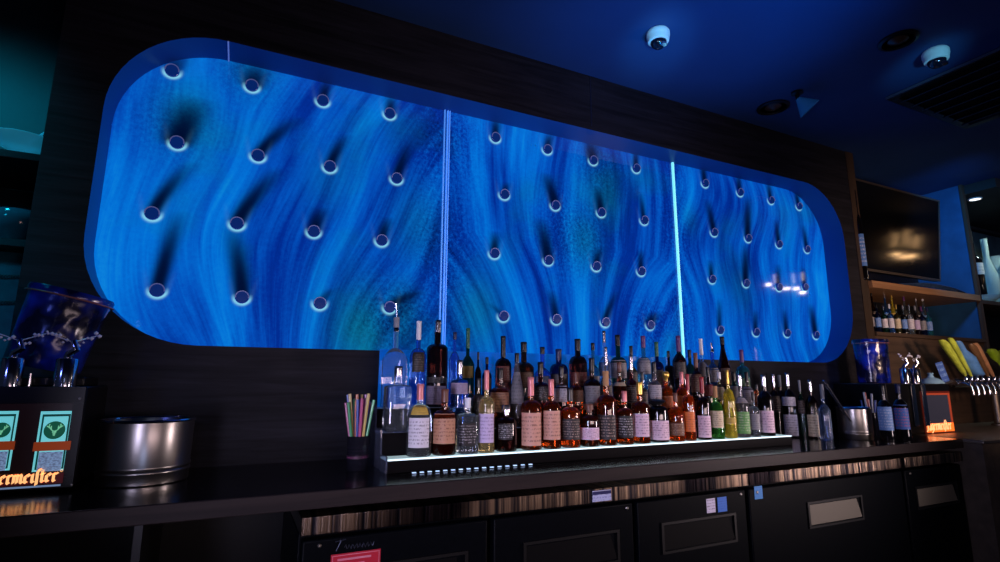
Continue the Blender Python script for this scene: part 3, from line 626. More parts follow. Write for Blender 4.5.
# ------------------------------------------------------------------ steel buckets
def bucket(px0, px1, py, ytop, text, tap):
    a = onZ((px0+px1)/2, py, ZT); r = (px1-px0)/2*mpp(a); Y = a.y+r*.7; a = onY((px0+px1)/2, py-30, Y)
    h = onY((px0+px1)/2, ytop, Y-r*.2).z-ZT
    t = thing('steel_bucket', text, 'bucket', (a.x, Y, ZT), 'steel ice buckets on the counter')
    b = r*tap
    rz = lambda f: b+(r-b)*f
    MB().lathe([(0, .001), (b*.97, 0), (b, .004), (rz(.16), h*.16), (rz(.17)*1.02, h*.18), (rz(.2)*1.02, h*.2), (rz(.21), h*.22), (rz(.28)*1.02, h*.26), (rz(.3)*1.02, h*.28), (rz(.31), h*.30), (rz(.9), h*.93),
                (rz(1)*1.0, h), (r*.97, h), (r*.93, h*.9), (b*.93, h*.1), (0, h*.1)], n=48).build('bucket_shell', M['steel'], t)
    MB().torus((0, 0, h), r*1.0, .005, n=48).build('rolled_rim', M['chrome'], t)
    return t, a.x, Y, r, h
bucket(103, 188, 485, 420, 'large dull steel ice bucket right of the lit drinks machine', .97)
_, bx_, by_, br_, bh_ = bucket(838, 869, 441, 408, 'shiny steel ice bucket with bar tongs at the right', 1.0)
# tongs resting in the right bucket
q0 = onY(824, 381, by_-.02); q1 = Vector((bx_-.02, by_-.01, ZT+bh_*.3))
t = thing('bar_tongs', 'steel bar tongs leaning out of the shiny right bucket', 'tongs', q1)
d = q0-q1; s = Vector((0, .02, .02))
M['tongs'] = mat('tongs_steel', (180, 185, 205), .2, 1)
for k_ in (-1, 1):
    MB().tube([Vector((0, 0, .0))+s*k_*.9, d*.5+s*k_*.6, d*.97+s*k_*.15, d], [.004, .006, .007, .005], 8).build('arm', M['tongs'], t)
MB().tube([d*.97-s*.4, d*1.0, d*.97+s*.4], .006, 8).build('hinge', M['tongs'], t)
# clear flask
p = onZ(827, 440, ZT); h = onY(825, 384, p.y).z-ZT; r = 5.6*mpp(p)
t = thing('glass_flask', 'clear blue tinted bottle with grey stopper left of the shiny bucket', 'bottle', (p.x, p.y, ZT))
pr, nk, _, _ = profile('tall', r, h, .74)
MB().lathe(pr, n=26).build('glass_body', gmat('pale_blue', (170, 200, 250), .92), t)
MB().lathe([(nk*1.15, h*.735), (nk*1.2, h*.75), (nk*1.3, h*.9), (nk*1.1, h), (0, h)], n=20).build('stopper', K['grey'], t)
# ------------------------------------------------------------------ back-lit drinks machines
def nibstroke(q, paths, ox, oz, sc, y, w=.16):
    nx, nz = w*.72*sc, w*.5*sc
    for path in paths:
        for (a, b_), (c_, d_) in zip(path, path[1:]):
            pts = [(a, b_), (c_, d_)]
            P0, P1 = [Vector((ox+u*sc, 0, oz+v*sc)) for u, v in pts]
            n_ = Vector((nx, 0, nz)); quad = [P0-n_, P0+n_, P1+n_, P1-n_]
            vv = [(v.x, y, v.z) for v in quad]; q.add(vv, [(0, 1, 2, 3)])
GL = {'i': (.36, [[(0, .86), (.14, .98), (.14, .16), (.3, .02)]]),
      'r': (.5, [[(0, .86), (.14, .98), (.14, .16), (.28, .02)], [(.16, .8), (.34, 1.0), (.5, .86)]]),
      'm': (1.02, [[(0, .86), (.12, .98), (.12, .05)], [(.14, .8), (.32, 1.0), (.44, .86), (.44, .05)], [(.46, .8), (.64, 1.0), (.78, .86), (.78, .16), (.94, .02)]]),
      'e': (.54, [[(.28, 1), (.06, .82), (.06, .2), (.24, .02), (.46, .18)], [(.26, 1), (.46, .76), (.1, .46)]]),
      's': (.42, [[(.16, -.28), (.16, 1.3), (.3, 1.5), (.5, 1.36)], [(.02, .9), (.16, .98)]]),
      't': (.44, [[(.14, 1.34), (.14, .18), (.28, .02), (.42, .14)], [(0, .96), (.38, .96)]]),
      'a': (.62, [[(.08, .84), (.28, 1), (.44, .84), (.44, .18), (.58, .02)], [(.42, .56), (.1, .4), (.1, .14), (.26, .02), (.44, .18)], [(.12, 1.3), (.16, 1.36)], [(.36, 1.3), (.4, 1.36)]]),
      'g': (.58, [[(.42, .95), (.2, 1), (.06, .82), (.06, .26), (.24, .08), (.44, .26)], [(.46, 1), (.46, -.2), (.26, -.4), (.04, -.28)]]),
      'J': (.72, [[(.44, 1.4), (.44, .1), (.24, -.14), (0, 0)], [(.1, 1.32), (.44, 1.5), (.68, 1.38)]])}
def blackletter(q, text, x_right, oz, sc, y, w=.17):
    tot = sum(GL[c][0]+.06 for c in text)*sc; x = x_right-tot
    for c in text:
        nibstroke(q, GL[c][1], x, oz, sc, y, w); x += (GL[c][0]+.06)*sc
    return q
M['signtext'] = mat('glowing_orange_letters', (255, 170, 100), .5, emit=(255, 186, 120), es=1.1)
M['signlit'] = mat('lit_pale_cyan', (190, 240, 240), .5, emit=(96, 206, 214), es=.75)
M['signdk'] = mat('lit_dark_green', (10, 60, 54), .5, emit=(6, 56, 54), es=.8)
M['signgrn'] = mat('emblem_green', (16, 90, 60), .5, emit=(14, 74, 58), es=.8)
M['signant'] = mat('emblem_pale_green', (130, 210, 170), .5, emit=(110, 190, 150), es=.7)
M['signor'] = mat('lit_orange_band', (190, 80, 34), .5, emit=(140, 56, 24), es=.5)
m = mat('lit_grey_text', (140, 160, 190), .5, emit=(104, 128, 164), es=.75); M['signgrey'] = m
tc = nd(m, 'ShaderNodeTexCoord'); mp = nd(m, 'ShaderNodeMapping'); mp.inputs['Scale'].default_value = (8, 1, 16); lk(m, tc.outputs['Generated'], mp.inputs[0])
n_ = nd(m, 'ShaderNodeTexNoise'); n_.inputs['Scale'].default_value = 1; lk(m, mp.outputs[0], n_.inputs[0])
r_ = ramp(m, [(.4, lin((120, 150, 190))), (.62, lin((70, 84, 116)))]); lk(m, n_.outputs[0], r_.inputs[0]); lk(m, r_.outputs[0], bsdf(m).inputs['Emission Color'])
M['signbg'] = mat('sign_dark_backing', (10, 10, 14), .3, emit=(20, 8, 10), es=.6); M['signredbg'] = mat('sign_maroon_backing', (60, 12, 16), .4, emit=(62, 12, 18), es=.6)
def drinkcard(t, x0, x1, z0, z1, y):
    """one lit bottle label: frame, emblem disc with antlers, orange band, text block"""
    w = x1-x0; h = z1-z0
    c = MB().box(x0, x1, y, y+.002, z0, z1).build('lit_label', M['signlit'], t)
    MB().box(x0+w*.07, x1-w*.07, y-.0008, y-.0001, z0+h*.03, z1-h*.05).build('border', M['signdk'], c)
    MB().box(x0+w*.13, x1-w*.13, y-.0016, y-.0009, z0+h*.05, z1-h*.09).build('field', M['signlit'], c)
    ex, ez, er = x0+w*.5, z1-h*.32, w*.33
    MB().prism([(ex+er*math.cos(i*PI/14), ez+er*math.sin(i*PI/14)) for i in range(28)], y-.0022, y-.0017).build('emblem', M['signgrn'], c)
    q = MB()
    for s_ in (-1, 1):
        for pth in ([(0, -.15), (.3, .05), (.55, .45), (.5, .7)], [(.3, .05), (.35, .5)], [(.45, .25), (.75, .5)]):
            q.tube([(ex+s_*a*er, y-.0026, ez+b_*er) for a, b_ in pth], er*.06, 6)
    q.tube([(ex, y-.0026, ez-.05*er), (ex, y-.0026, ez-.62*er)], [er*.2, er*.08], 8)
    q.tube([(ex-.2*er, y-.0026, ez-.2*er), (ex+.2*er, y-.0026, ez-.2*er)], er*.07, 6)
    q.build('antler_emblem', M['signant'], c)
    MB().box(x0-w*.06, x1+w*.06, y-.004, y-.0023, z0+h*.34, z0+h*.49).build('orange_band', M['signor'], c)
    MB().box(x0+w*.14, x1-w*.14, y-.0022, y-.0017, z0+h*.0, z0+h*.32).build('text_block', M['signgrey'], c)
def chrome_tap(t, x, y, z, h, r, lean=.0):
    b = MB().lathe([(r, 0), (r, h*.5), (r*.92, h*.52), (r*.55, h*.54), (0, h*.54)], (x, y, z), 20).build('tap', M['chrome'], t)
    MB().tube([(x, y, z+h*.53), (x+r*.1, y-r*.2, z+h*.62), (x+r*.75, y-r*.5, z+h*.70), (x+r*.35, y-r*.3, z+h*.86)], [r*.45, r*.38, r*.36, r*.3], 12).build('spout', M['chrome'], b)
    q = MB()
    for s_ in (-1, 1):
        for i in range(6):
            br = r*random.uniform(.13, .24)
            q.lathe([(0, -br), (br*.9, -br*.3), (br*.9, br*.3), (0, br)], (x+s_*r*(.55+.34*i)+r*.3, y-r*.2, z+h*(.84+.03*i+random.uniform(-.07, .07))), 8)
        q.tube([(x+r*.3, y-r*.2, z+h*.84), (x+s_*r*2.2+r*.3, y-r*.2, z+h*.99)], r*.05, 6)
    q.build('beaded_handle', M['bead'], b)
# left machine
YM = 2.10; a = onY(80, 400, YM); XM1 = a.x+.012; ztop = 1.305
t = thing('drinks_machine', 'black drinks chiller with glowing green labels and orange lettering at left', 'drinks machine', (XM1-.25, 2.26, ZT), 'back lit drinks chillers')
lx, ly = t.location.x, t.location.y
def L(o0, o1, y0, y1, z0, z1): return MB().box(o0-lx, o1-lx, y0-ly, y1-ly, z0-ZT, z1-ZT)
L(XM1-.52, XM1, YM+.012, YW-.03, ZT+.012, ztop).build('housing', M['black'], t, bevel=.006)
L(XM1-.5, XM1-.03, YM+.11, YW-.04, ztop+.0003, ztop+.029).build('rear_ledge', M['black'], t, bevel=.004)
pr_ = onY(71.5, 408, YM).x
L(XM1-.52, XM1-.001, YM, YM+.0118, ZT+.012, 1.037).build('front_frame', M['black'], t)
L(XM1-.52, XM1-.001, YM, YM+.0118, 1.255, ztop-.001).build('front_frame', M['black'], t)
L(pr_+.002, XM1-.001, YM, YM+.0118, 1.0375, 1.2545).build('front_frame', M['black'], t)
L(XM1-.5, pr_+.0015, YM+.004, YM+.0118, 1.0375, 1.2545).build('display_panel', M['signbg'], t)
for px0, px1 in ((36.5, 69.5), (-15, 14)):
    x0 = onY(px0, 440, YM).x; x1 = onY(px1, 440, YM).x
    z1 = onY(px1, 411, YM).z; z0 = onY(px1, 470, YM).z
    drinkcard(t, x0-lx, x1-lx, z0-ZT, z1-ZT, YM+.001-ly)
x0 = onY(63, 470, YM).x; zb = onY(30, 482, YM).z
L(XM1-.5, x0+.004, YM-.004, YM-.0032, zb-.008, zb+.022).build('lettering_strip', M['signredbg'], t)
q = blackletter(MB(), 'Jagermeister', x0-.009-lx, zb-.002-ZT, .0250, YM-.0055-ly, .2)
q.torus((x0-.002-lx, YM-.0055-ly, zb+.028-ZT), .0028, .0007, 'y', 14, 5)
q.build('lettering', M['signtext'], t, smooth=False)
L(XM1-.5, x0, YM-.0045, YM-.0032, zb-.016, zb-.011).build('light_bar', M['signgrey'], t)
for px in (8.5, 63.5):
    p = onY(px, 388, YM+.06); chrome_tap(t, p.x-lx, YM+.06-ly, ztop-ZT+.0005, .165, 9.4*mpp(p))
for px in (28.5,):
    p = onY(px, 388, YM+.05); MB().tube([(p.x-lx, YM+.05-ly, ztop-ZT), (p.x-lx, YM+.05-ly, ztop-ZT+.04)], .004, 8).build('pin', M['chrome'], t)
for px, py in ((84, 398.5), (71.5, 485)):
    p = onY(min(px, 80), py, YM); MB().lathe([(.004, 0), (.003, .002), (0, .0025)], (p.x-lx, YM-ly, p.z-ZT), 10, R=Matrix.Rotation(PI/2, 3, 'X')).build('screw', M['steel'], t)
# right machine
YN = 2.04; a = onZ(912, 441, ZT); xa = onY(903, 420, YN).x; xb = onY(956, 420, YN).x; x_l = xa-.12; zt2 = 1.318
t = thing('drinks_machine', 'black drinks chiller with glowing orange display beside the beer taps', 'drinks machine', ((x_l+xb)/2, 2.2, ZT), 'back lit drinks chillers')
lx, ly = t.location.x, t.location.y
L(x_l, xb, YN+.012, YW-.06, ZT+.003, zt2).build('housing', M['black'], t, bevel=.005)
dx0 = onY(925, 410, YN).x; dx1 = onY(952, 410, YN).x; dz1 = onY(938, 393, YN).z; dz0 = onY(938, 432, YN).z
M['rscreen'] = mat('display_dark_glass', (44, 44, 56), .2, emit=(52, 50, 62), es=.5); M['rorange'] = mat('display_orange', (255, 120, 40), .4, emit=(255, 116, 42), es=1.0)
M['rred'] = mat('display_red_frame', (70, 16, 10), .4, emit=(74, 20, 10), es=.5); M['rdim'] = mat('display_dim_red', (150, 60, 36), .4, emit=(150, 58, 36), es=.55); M['rlet'] = mat('display_pale_letters', (255, 200, 150), .4, emit=(255, 190, 130), es=1.0); M['rpale'] = mat('display_pale_edge', (150, 190, 200), .4, emit=(120, 158, 172), es=.7)
s = L(dx0-.012, dx1+.012, YN+.006, YN+.0118, dz0-.01, dz1+.012).build('display', M['rred'], t)
w = dx1-dx0; h = dz1-dz0
L(dx0, dx1, YN+.004, YN+.0058, dz0, dz1).build('screen', M['rscreen'], s)
L(dx0, dx0+w*.10, YN+.002, YN+.0038, dz0+h*.2, dz1).build('left_edge', M['rpale'], s)
L(dx1-w*.07, dx1, YN+.002, YN+.0038, dz0+h*.22, dz1).build('right_edge', M['rdim'], s)
L(dx0+w*.11, dx1-w*.08, YN+.002, YN+.0038, dz1-h*.05, dz1).build('top_edge', M['rdim'], s)
L(dx0, dx1, YN+.002, YN+.0038, dz0, dz0+h*.22).build('lower_band', M['rorange'], s)
q = MB(); blackletter(q, 'Jagermeister', dx1-w*.1-lx, dz0+h*.05-ZT, w*.78/6.4, YN+.001-ly, .22); q.build('lettering', M['rlet'], s, smooth=False)
for px in (906.5, 917):
    p = onY(px, 388, YN+.04); chrome_tap(t, p.x-lx, YN+.04-ly, zt2-ZT+.0005, .19, 4.4*mpp(p))
    MB().box(p.x-lx-.025, p.x-lx+.025, YN-ly, YN+.0118-ly, .05, zt2-ZT-.002).build('front_rib', M['ribblue'] if 'ribblue' in M else M.setdefault('ribblue', mat('dark_plastic_blue_sheen', (22, 34, 58), .2)), t, bevel=.01)  # dark ribs with a blue reflection put into their colour
# blue ice buckets standing on the machines
M['bluebkt'] = mat('deep_blue_gloss_plastic', (16, 32, 130), .2, spec=.6, coat=.3)
m = M['bluebkt']; tcb = nd(m, 'ShaderNodeTexCoord'); nb = nd(m, 'ShaderNodeTexNoise'); nb.inputs['Scale'].default_value = 9; nb.inputs['Detail'].default_value = 2
lk(m, tcb.outputs['Object'], nb.inputs['Vector']); rb = ramp(m, [(.42, lin((4, 7, 44))), (.66, lin((22, 50, 170)))]); lk(m, nb.outputs[0], rb.inputs[0]); lk(m, rb.outputs[0], bsdf(m).inputs['Base Color'])
bb = nd(m, 'ShaderNodeBump'); bb.inputs['Strength'].default_value = .6; bb.inputs['Distance'].default_value = .03; lk(m, nb.outputs[0], bb.inputs['Height']); lk(m, bb.outputs[0], bsdf(m).inputs['Normal'])
M['copper'] = mat('copper_rim', (230, 150, 140), .25, .7)
def bluebucket(x, y, z, rt_, rb_, h, text, tilt):
    t = thing('blue_ice_bucket', text, 'ice bucket', (x, y, z), 'shiny blue ice buckets', rot=tilt)
    MB().lathe([(0, .001), (rb_*.95, 0), (rb_, .006), (rb_*1.0+(rt_-rb_)*.3, h*.3), (rb_+(rt_-rb_)*.85, h*.85), (rt_, h*.9), (rt_*1.05, h*.915), (rt_*1.06, h*.97), (rt_*1.02, h), (rt_*.95, h), (rt_*.93, h*.9), (rb_*.92, .02), (0, .02)], n=48, flat=.85).build('bucket_body', M['bluebkt'], t)
    q = MB(); path = [(rt_*1.065*math.cos(i*PI/24), rt_*1.065*.85*math.sin(i*PI/24), h*.91) for i in range(49)]
    q.tube(path, .0032, 6, False).build('rim_line', M['copper'], t)
    return t
p = onY(43, 360, 2.30)
bluebucket(p.x, 2.30, ztop+.030+.028, .118, .106, .265, 'large shiny dark blue ice bucket with copper rim tilted on left machine', (0, math.radians(12), 0))
p = onY(872, 360, 2.22)
bluebucket(p.x, 2.22, zt2+.003, .112, .105, .29, 'shiny blue ice bucket with pale rim on the right machine', None)
# two dark bottles with blue labels before the right machine
LM['bluewhite'] = ((110, 150, 210), (210, 220, 240)); LM['bluered'] = ((70, 110, 190), (220, 90, 110))
bottle(886, None, 385, 14, 'wine', 'black', 'black', [(407, 431, 'bluewhite')], 'dark bottle with pale blue label before right machine, nearer the bucket', cs=.84, ybase=441.5, group='dark bottles with blue labels')
bottle(902, None, 384, 14, 'wine', 'black', 'navy', [(405, 430, 'bluered')], 'dark bottle with blue and pink label before right machine, nearer the display', cs=.84, ybase=441.5, group='dark bottles with blue labels')
# ------------------------------------------------------------------ beer tap tower
YT = 2.22; p0 = onY(921, 384, YT); p1 = onY(1030, 384, YT); zp = 1.322
t = thing('beer_tap_tower', 'long steel beer tap rail with a row of spouts at the far right', 'beer taps', ((p0.x+p1.x)/2, YT, ZT)); lx = t.location.x
MB().tube([(onY(952, 384, YT).x-lx, 0, zp-ZT), (p1.x-lx, 0, zp-ZT)], .034, 18).build('rail', M['chrome'], t)
MB().lathe([(.05, 0), (.05, .012), (.03, .02), (.03, zp-ZT-.03)], (onY(997, 410, YT).x-lx, 0, 0), 20).build('post', M['dimsteel'], t)
MB().lathe([(.05, 0), (.05, .012), (.03, .02), (.03, zp-ZT-.03)], (p1.x-.05-lx, 0, 0), 20).build('post', M['dimsteel'], t)
hc = {'yellow': (196, 206, 70), 'blue': (90, 140, 200), 'dblue': (50, 84, 160), 'brown': (126, 92, 62), 'black': (22, 20, 22), 'green': (150, 190, 44), 'cream': (206, 150, 110)}
for k_, c_ in hc.items(): M['tap_'+k_] = noisy('tap_handle_'+k_, tuple(int(v*.8) for v in c_), c_, 14, .35)
TAPS = [(942, 340, 'yellow', .030, 'paddle'), (950, 338, 'yellow', .022, 'paddle'), (957, 341, 'blue', .045, 'bottle'), (965, 351, 'dblue', .030, 'paddle'), (971, 344, 'brown', .028, 'paddle'), (975, 343, 'cream', .022, 'paddle'), (983, 352, 'black', .034, 'bottle'), (991, 349, 'green', .038, 'paddle'), (1003, 350, 'green', .038, 'paddle'), (1013, 346, 'brown', .030, 'bottle')]
for i, (px, py, c_, w_, k_) in enumerate(TAPS):
    bx = 955+i*5.6; x = onY(bx, 384, YT).x; f = MB().tube([(x-lx, -.03, zp-ZT), (x-lx, -.075, zp-ZT-.002), (x-lx, -.10, zp-ZT-.03), (x-lx, -.105, zp-ZT-.085)], [.013, .014, .012, .010], 10).build('tap', M['chrome'], t)
    MB().lathe([(.014, 0), (.018, .012), (.014, .03), (.009, .04)], (x-lx, -.075, zp-ZT+.012), 12).build('collar', M['chrome'], f)
    top = onY(px, py, YT-.075); hx = top.x-x; hz = top.z-zp-.05; w_ *= 1.5
    if k_ == 'paddle': q = MB().lathe([(.010, 0), (w_*.55, hz*.12), (w_*.75, hz*.5), (w_*.9, hz*.9), (w_*.6, hz), (0, hz)], n=14, sq=4, flat=.55)
    else: q = MB().lathe([(.010, 0), (w_*.8, hz*.05), (w_*.85, hz*.55), (w_*.4, hz*.75), (w_*.42, hz*.95), (w_*.3, hz), (0, hz)], n=16)
    q.v = [(a+x-lx+hx*(c2/hz), b2-.075, c2+zp-ZT+.05) for a, b2, c2 in q.v]
    q.build('handle', M['tap_'+c_], f)
# small sign standing by the rail: a blue card and a pale dish on top of the machine
p = onY(947, 382, 2.12)
t = thing('small_sign', 'small blue card sign leaning by the left end of the tap rail', 'sign', (onY(947, 384, 2.14).x, 2.14, zt2+.001), rot=(math.radians(-8), math.radians(-10), 0))
M['bluecard'] = labelmat((60, 90, 160), (150, 180, 220), 3)
MB().box(-.045, .045, -.003, .003, .012, .155).build('card', M['bluecard'], t, bevel=.002)
MB().box(-.05, .05, -.018, .018, 0, .0115).build('base', M['dimsteel'], t)
t = thing('glass_dish', 'pale blue upturned dish on top of the right machine', 'dish', (onY(932, 386, 2.12).x, 2.12, zt2+.0005))
MB().lathe([(.075, 0), (.07, .012), (.05, .03), (.02, .042), (.014, .06), (.02, .072), (0, .076)], n=24).build('dish_body', mat('pale_blue_glaze', (130, 170, 200), .25), t)
# ------------------------------------------------------------------ wood end wall, TV niche and shelves
XN1 = 5.97; ZS = 2.045; ZB = 1.705
M['post'] = wood('warm_brown_post', (44, 34, 27), (70, 52, 38), 26, .5, axis='z')
struct(MB().box(XR+.001, 4.345, YW-.004, YW+.02, 0, ZC).build('trim_4', M['post']))
struct(MB().box(4.34, XN1+.05, YW, YW+.02, 0, ZB-.031).build('wall_right', M['brownwall']))
struct(MB().box(4.24, XN1+.08, 2.90, 2.92, ZB-.03, ZC).build('wall_niche', noisy('dark_niche_back', (14, 16, 22), (20, 22, 30), 4, .7)))
struct(MB().box(4.24, 4.26, YW+.025, 2.895, ZB-.03, ZC).build('wall_niche_left', M['wall']))
struct(MB().box(XN1, XN1+.02, YW+.005, 2.895, ZB-.03, ZC).build('wall_niche_right', M['bluelitside']))
struct(MB().box(XN1-.012, XN1+.035, YW-.02, YW+.004, ZB-.2, ZC).build('trim_5', wood('dim_brown_post', (56, 44, 38), (88, 66, 50), 26, .5, axis='z')))
sh = MB().box(4.35, XN1-.013, YW-.03, 2.89, ZS, ZS+.055).build('niche_shelf', M['lightwood'], bevel=.003)
tag(sh, 'thick warm wood shelf under the television', 'shelf')
sh2 = MB().box(4.35, XN1-.013, YW-.02, 2.89, ZB-.03, ZB).build('niche_shelf', M['brownwall'], bevel=.003)
tag(sh2, 'lower brown wood shelf holding the small bottles', 'shelf')
# television
YTV = 2.475; xa = onY(856.5, 230, YTV).x; xb = onY(942, 240, YTV).x; za = onY(900, 273.5, YTV).z; zb2 = onY(900, 191.5, YTV).z
t = thing('television', 'flat black television in the right wall niche reflecting warm light', 'television', ((xa+xb)/2, YTV+.02, (za+zb2)/2), rot=(math.radians(6.5), 0, 0))
w = (xb-xa)/2; h = (zb2-za)/2
M['tvframe'] = mat('television_bezel', (58, 50, 46), .35); M['tvscreen'] = mat('television_glass', (6, 6, 8), .10, spec=.9)
MB().box(-w, w, .006, .05, -h, h).build('housing', M['dark'], t, bevel=.006)
q = MB().box(-w, w, -.006, .0055, h-.016, h).box(-w, w, -.006, .0055, -h, -h+.02).box(-w, -w+.014, -.006, .0055, -h+.02, h-.016).box(w-.014, w, -.006, .0055, -h+.02, h-.016)
q.build('bezel', M['tvframe'], t)
MB().box(-w+.0142, w-.0142, -.002, .0054, -h+.0202, h-.0162).build('screen', M['tvscreen'], t)
MB().box(-.18, .18, .052, .32, -.05, .05).build('wall_bracket', M['dark'], t)
# bottle at the left of the television
bz = ZS+.0555
def shelfbottle(px, ytop, w_px, Y, z, stl, g, cap, labels, text, group, cs=.82):
    p = onY(px, 300, Y); h = onY(px, ytop, Y).z-z; r = w_px*.5*mpp((p.x, Y, z)); p = onY(px, 310 if z < 2 else 250, Y)
    t = thing('liquor_bottle', text, 'bottle', (p.x, Y, z), group)
    pr, nk, bs, ns = profile(stl, r, h, cs)
    MB().lathe(pr, n=20).build('glass_body', G[g], t)
    MB().lathe([(nk*1.1, h*cs-.001), (nk*1.1, h-.003), (nk*.9, h), (0, h)], n=14).build('cap', K[cap], t)
    face = math.atan2(-Y, -p.x)
    for a, b_, col in labels:
        MB().lathe([(r+.0008, h*a), (r+.0008, h*b_)], n=14, a0=face-1.2, a1=face+1.2).build('label', labelmat(*LM[col]), t)
    return t
shelfbottle(861.5, 192, 7, 2.452, bz, 'wine', 'black', 'black', [(.15, .5, 'blue')], 'tall dark bottle with pale label standing left of the television', None)
# folded cloth on the shelf
cl = MB(); N_ = 16; cv = []; cf = []
cx0, cx1 = onY(895, 280, 2.46).x, onY(960, 285, 2.46).x
for j in range(5):
    for i in range(N_+1):
        fx = i/N_; cv.append((cx0+(cx1-cx0)*fx, 2.426+.04*j/4, bz+.001+.06*math.sin(fx*PI)**.8*(.35+.65*math.sin(PI*min(1, .25+j/5)))*(.5+.5*fx)))
for j in range(4):
    for i in range(N_): cf.append((j*(N_+1)+i, j*(N_+1)+i+1, (j+1)*(N_+1)+i+1, (j+1)*(N_+1)+i))
o = cl.add(cv, cf).build('blue_cloth', noisy('blue_cloth_weave', (30, 54, 92), (50, 80, 126), 30, .85))
sd = o.modifiers.new('thick', 'SOLIDIFY'); sd.thickness = .004; sd.offset = 1
tag(o, 'blue grey cloth lying on the shelf right under the television', 'cloth')
# small bottles in the lower niche
rnd = random.Random(11)
NB = [(870, 'black', 'black', 'grey', 'dark bottle with grey label, leftmost on the small niche shelf'), (876.5, 'navy', 'black', 'blue', 'navy bottle with blue label, left part of the niche shelf'),
      (883, 'dkgreen', 'silver', 'white', 'dark green bottle with white label and silver cap in the niche'), (889.5, 'blue', 'white', 'white', 'light blue bottle with white label in the niche'),
      (896, 'olive', 'gold', 'cream', 'olive bottle with gold cap and cream label in the niche'), (902.5, 'black', 'silver', 'blue', 'black bottle with blue label and silver cap in the niche'),
      (909, 'clear', 'silver', 'white', 'clear bottle with white label at the niche centre right'), (915, 'dkbrown', 'grey', 'lilac', 'brown bottle with lilac label, right part of the niche'),
      (921, 'navy', 'purple', 'grey', 'navy bottle with purple cap and grey label in the niche'), (927, 'teal', 'blue' if 'blue' in K else 'navy', 'blue', 'teal bottle with blue label, rightmost front in the niche')]
for px, g, cp, lb, tx in NB:
    shelfbottle(px, 303+(px-870)*.06+rnd.uniform(-2, 2), 5.6, 2.475, ZB+.0005, 'bourbon', g, cp, [(.18, .5, lb)], tx, 'small bottles in the wall niche', .84)
for k_, (px, g, cp, lb) in enumerate([(873, 'dkbrown', 'black', 'dark'), (886, 'blue', 'silver', 'blue'), (893, 'yellow', 'gold', 'gold'), (905, 'clear', 'purple', 'white'), (917, 'grey', 'silver', 'white'), (924, 'clear', 'white', 'blue')]):
    shelfbottle(px, 290+(px-870)*.09+rnd.uniform(-1, 2), 6.2, 2.60, ZB+.0005, 'tall', g, cp, [(.2, .5, lb)], ['tall dark brown bottle behind the niche front row at left', 'tall blue bottle standing behind niche front row', 'tall yellow bottle standing behind niche front row', 'tall clear bottle with purple cap behind niche front row', 'tall grey bottle behind niche front row', 'tall clear bottle with white cap at rear right of niche'][k_], 'taller bottles at the back of the wall niche', .84)
# far right glassware shelf
M['mirrorback'] = noisy('grey_lit_back', (60, 72, 74), (92, 104, 104), 5, .4)
struct(MB().box(XN1+.04, 9.5, 2.95, 2.97, 0, ZC).build('wall_far_right', noisy('dim_back_wall', (40, 36, 36), (58, 50, 48), 5, .6)))
t = MB().box(XN1+.036, 8.2, YW-.01, 2.94, 2.03, 2.065).build('glass_shelf', M['brownwall'], bevel=.003); tag(t, 'dim brown shelf of glassware at the far right edge', 'shelf')
t = thing('mirror_panel', 'grey lit mirror panel behind the far right glassware', 'mirror', (6.9, 2.9, 2.067))
MB().box(-.62, .9, 0, .02, .0, .90).build('mirror_sheet', M['mirrorback'], t); MB().box(-.64, .92, -.004, .024, .901, .93).build('frame', M['dark'], t)
struct(MB().box(XN1+.04, 9.5, 2.2, 2.945, 3.06, ZC-.002).build('ceiling_soffit', noisy('dark_grey_soffit', (30, 32, 34), (38, 40, 42), 4, .7)))
p = onZ(975, 199, 3.058)
t = thing('recessed_downlight', 'small white recessed downlight in the dark soffit at right', 'ceiling light', (p.x, max(p.y, 2.3), 3.0595))
MB().lathe([(.055, 0), (.055, -.006), (.045, -.008), (.045, 0)], n=24).build('trim_ring', M['white'], t)
MB().lathe([(.044, -.003), (.03, -.004), (0, -.0042)], n=24).build('lens', mat('lamp_lens', (255, 255, 250), .4, emit=(255, 250, 235), es=2.2), t)
t = thing('liquor_bottle', 'black bottle with a white band label on the far right shelf', 'bottle', (onY(977, 280, 2.72).x, 2.72, 2.0655))
pr, nk, _, _ = profile('bourbon', .065, .80, .84); MB().lathe(pr, n=22).build('glass_body', G['black'], t)
MB().lathe([(nk*1.1, .67), (nk*1.05, .798), (0, .80)], n=16).build('cap', K['black'], t); MB().lathe([(.0662, .33), (.0662, .45)], n=18, a0=PI, a1=2*PI).build('label', labelmat((190, 190, 190), (120, 120, 126), 3), t)
M['stem'] = mat('bright_glassware', (210, 232, 230), .05, trans=.6, ior=1.35)
for k_, (px, Y, h, r, tx) in enumerate([(989, 2.68, .72, .075, 'tall clear glass carafe beside the black banded bottle'), (998, 2.78, .60, .08, 'clear stemmed glass right of the tall carafe'), (1012, 2.64, .50, .09, 'wide clear stemmed glass at the right edge')]):
    t = thing('stemmed_glass' if k_ else 'glass_carafe', tx, 'glass', (onY(px, 275, Y).x, Y, 2.0655))
    if k_ == 0: MB().lathe([(r*.9, 0), (r, .01), (r, h*.45), (r*.35, h*.72), (r*.4, h), (r*.34, h), (r*.3, h*.72), (r*.9, h*.44), (r*.88, .014), (0, .014)], n=24).build('glass_body', M['stem'], t)
    else:
        MB().lathe([(r*.9, 0), (r*.85, .006), (.012, .014), (.008, h*.4), (.012, h*.42)], n=24).build('foot', M['stem'], t)
        MB().lathe([(.012, h*.42), (r*.8, h*.55), (r, h*.75), (r*.85, h), (r*.81, h), (r*.95, h*.75), (r*.75, h*.56), (0, h*.45)], n=24).build('bowl', M['stem'], t)
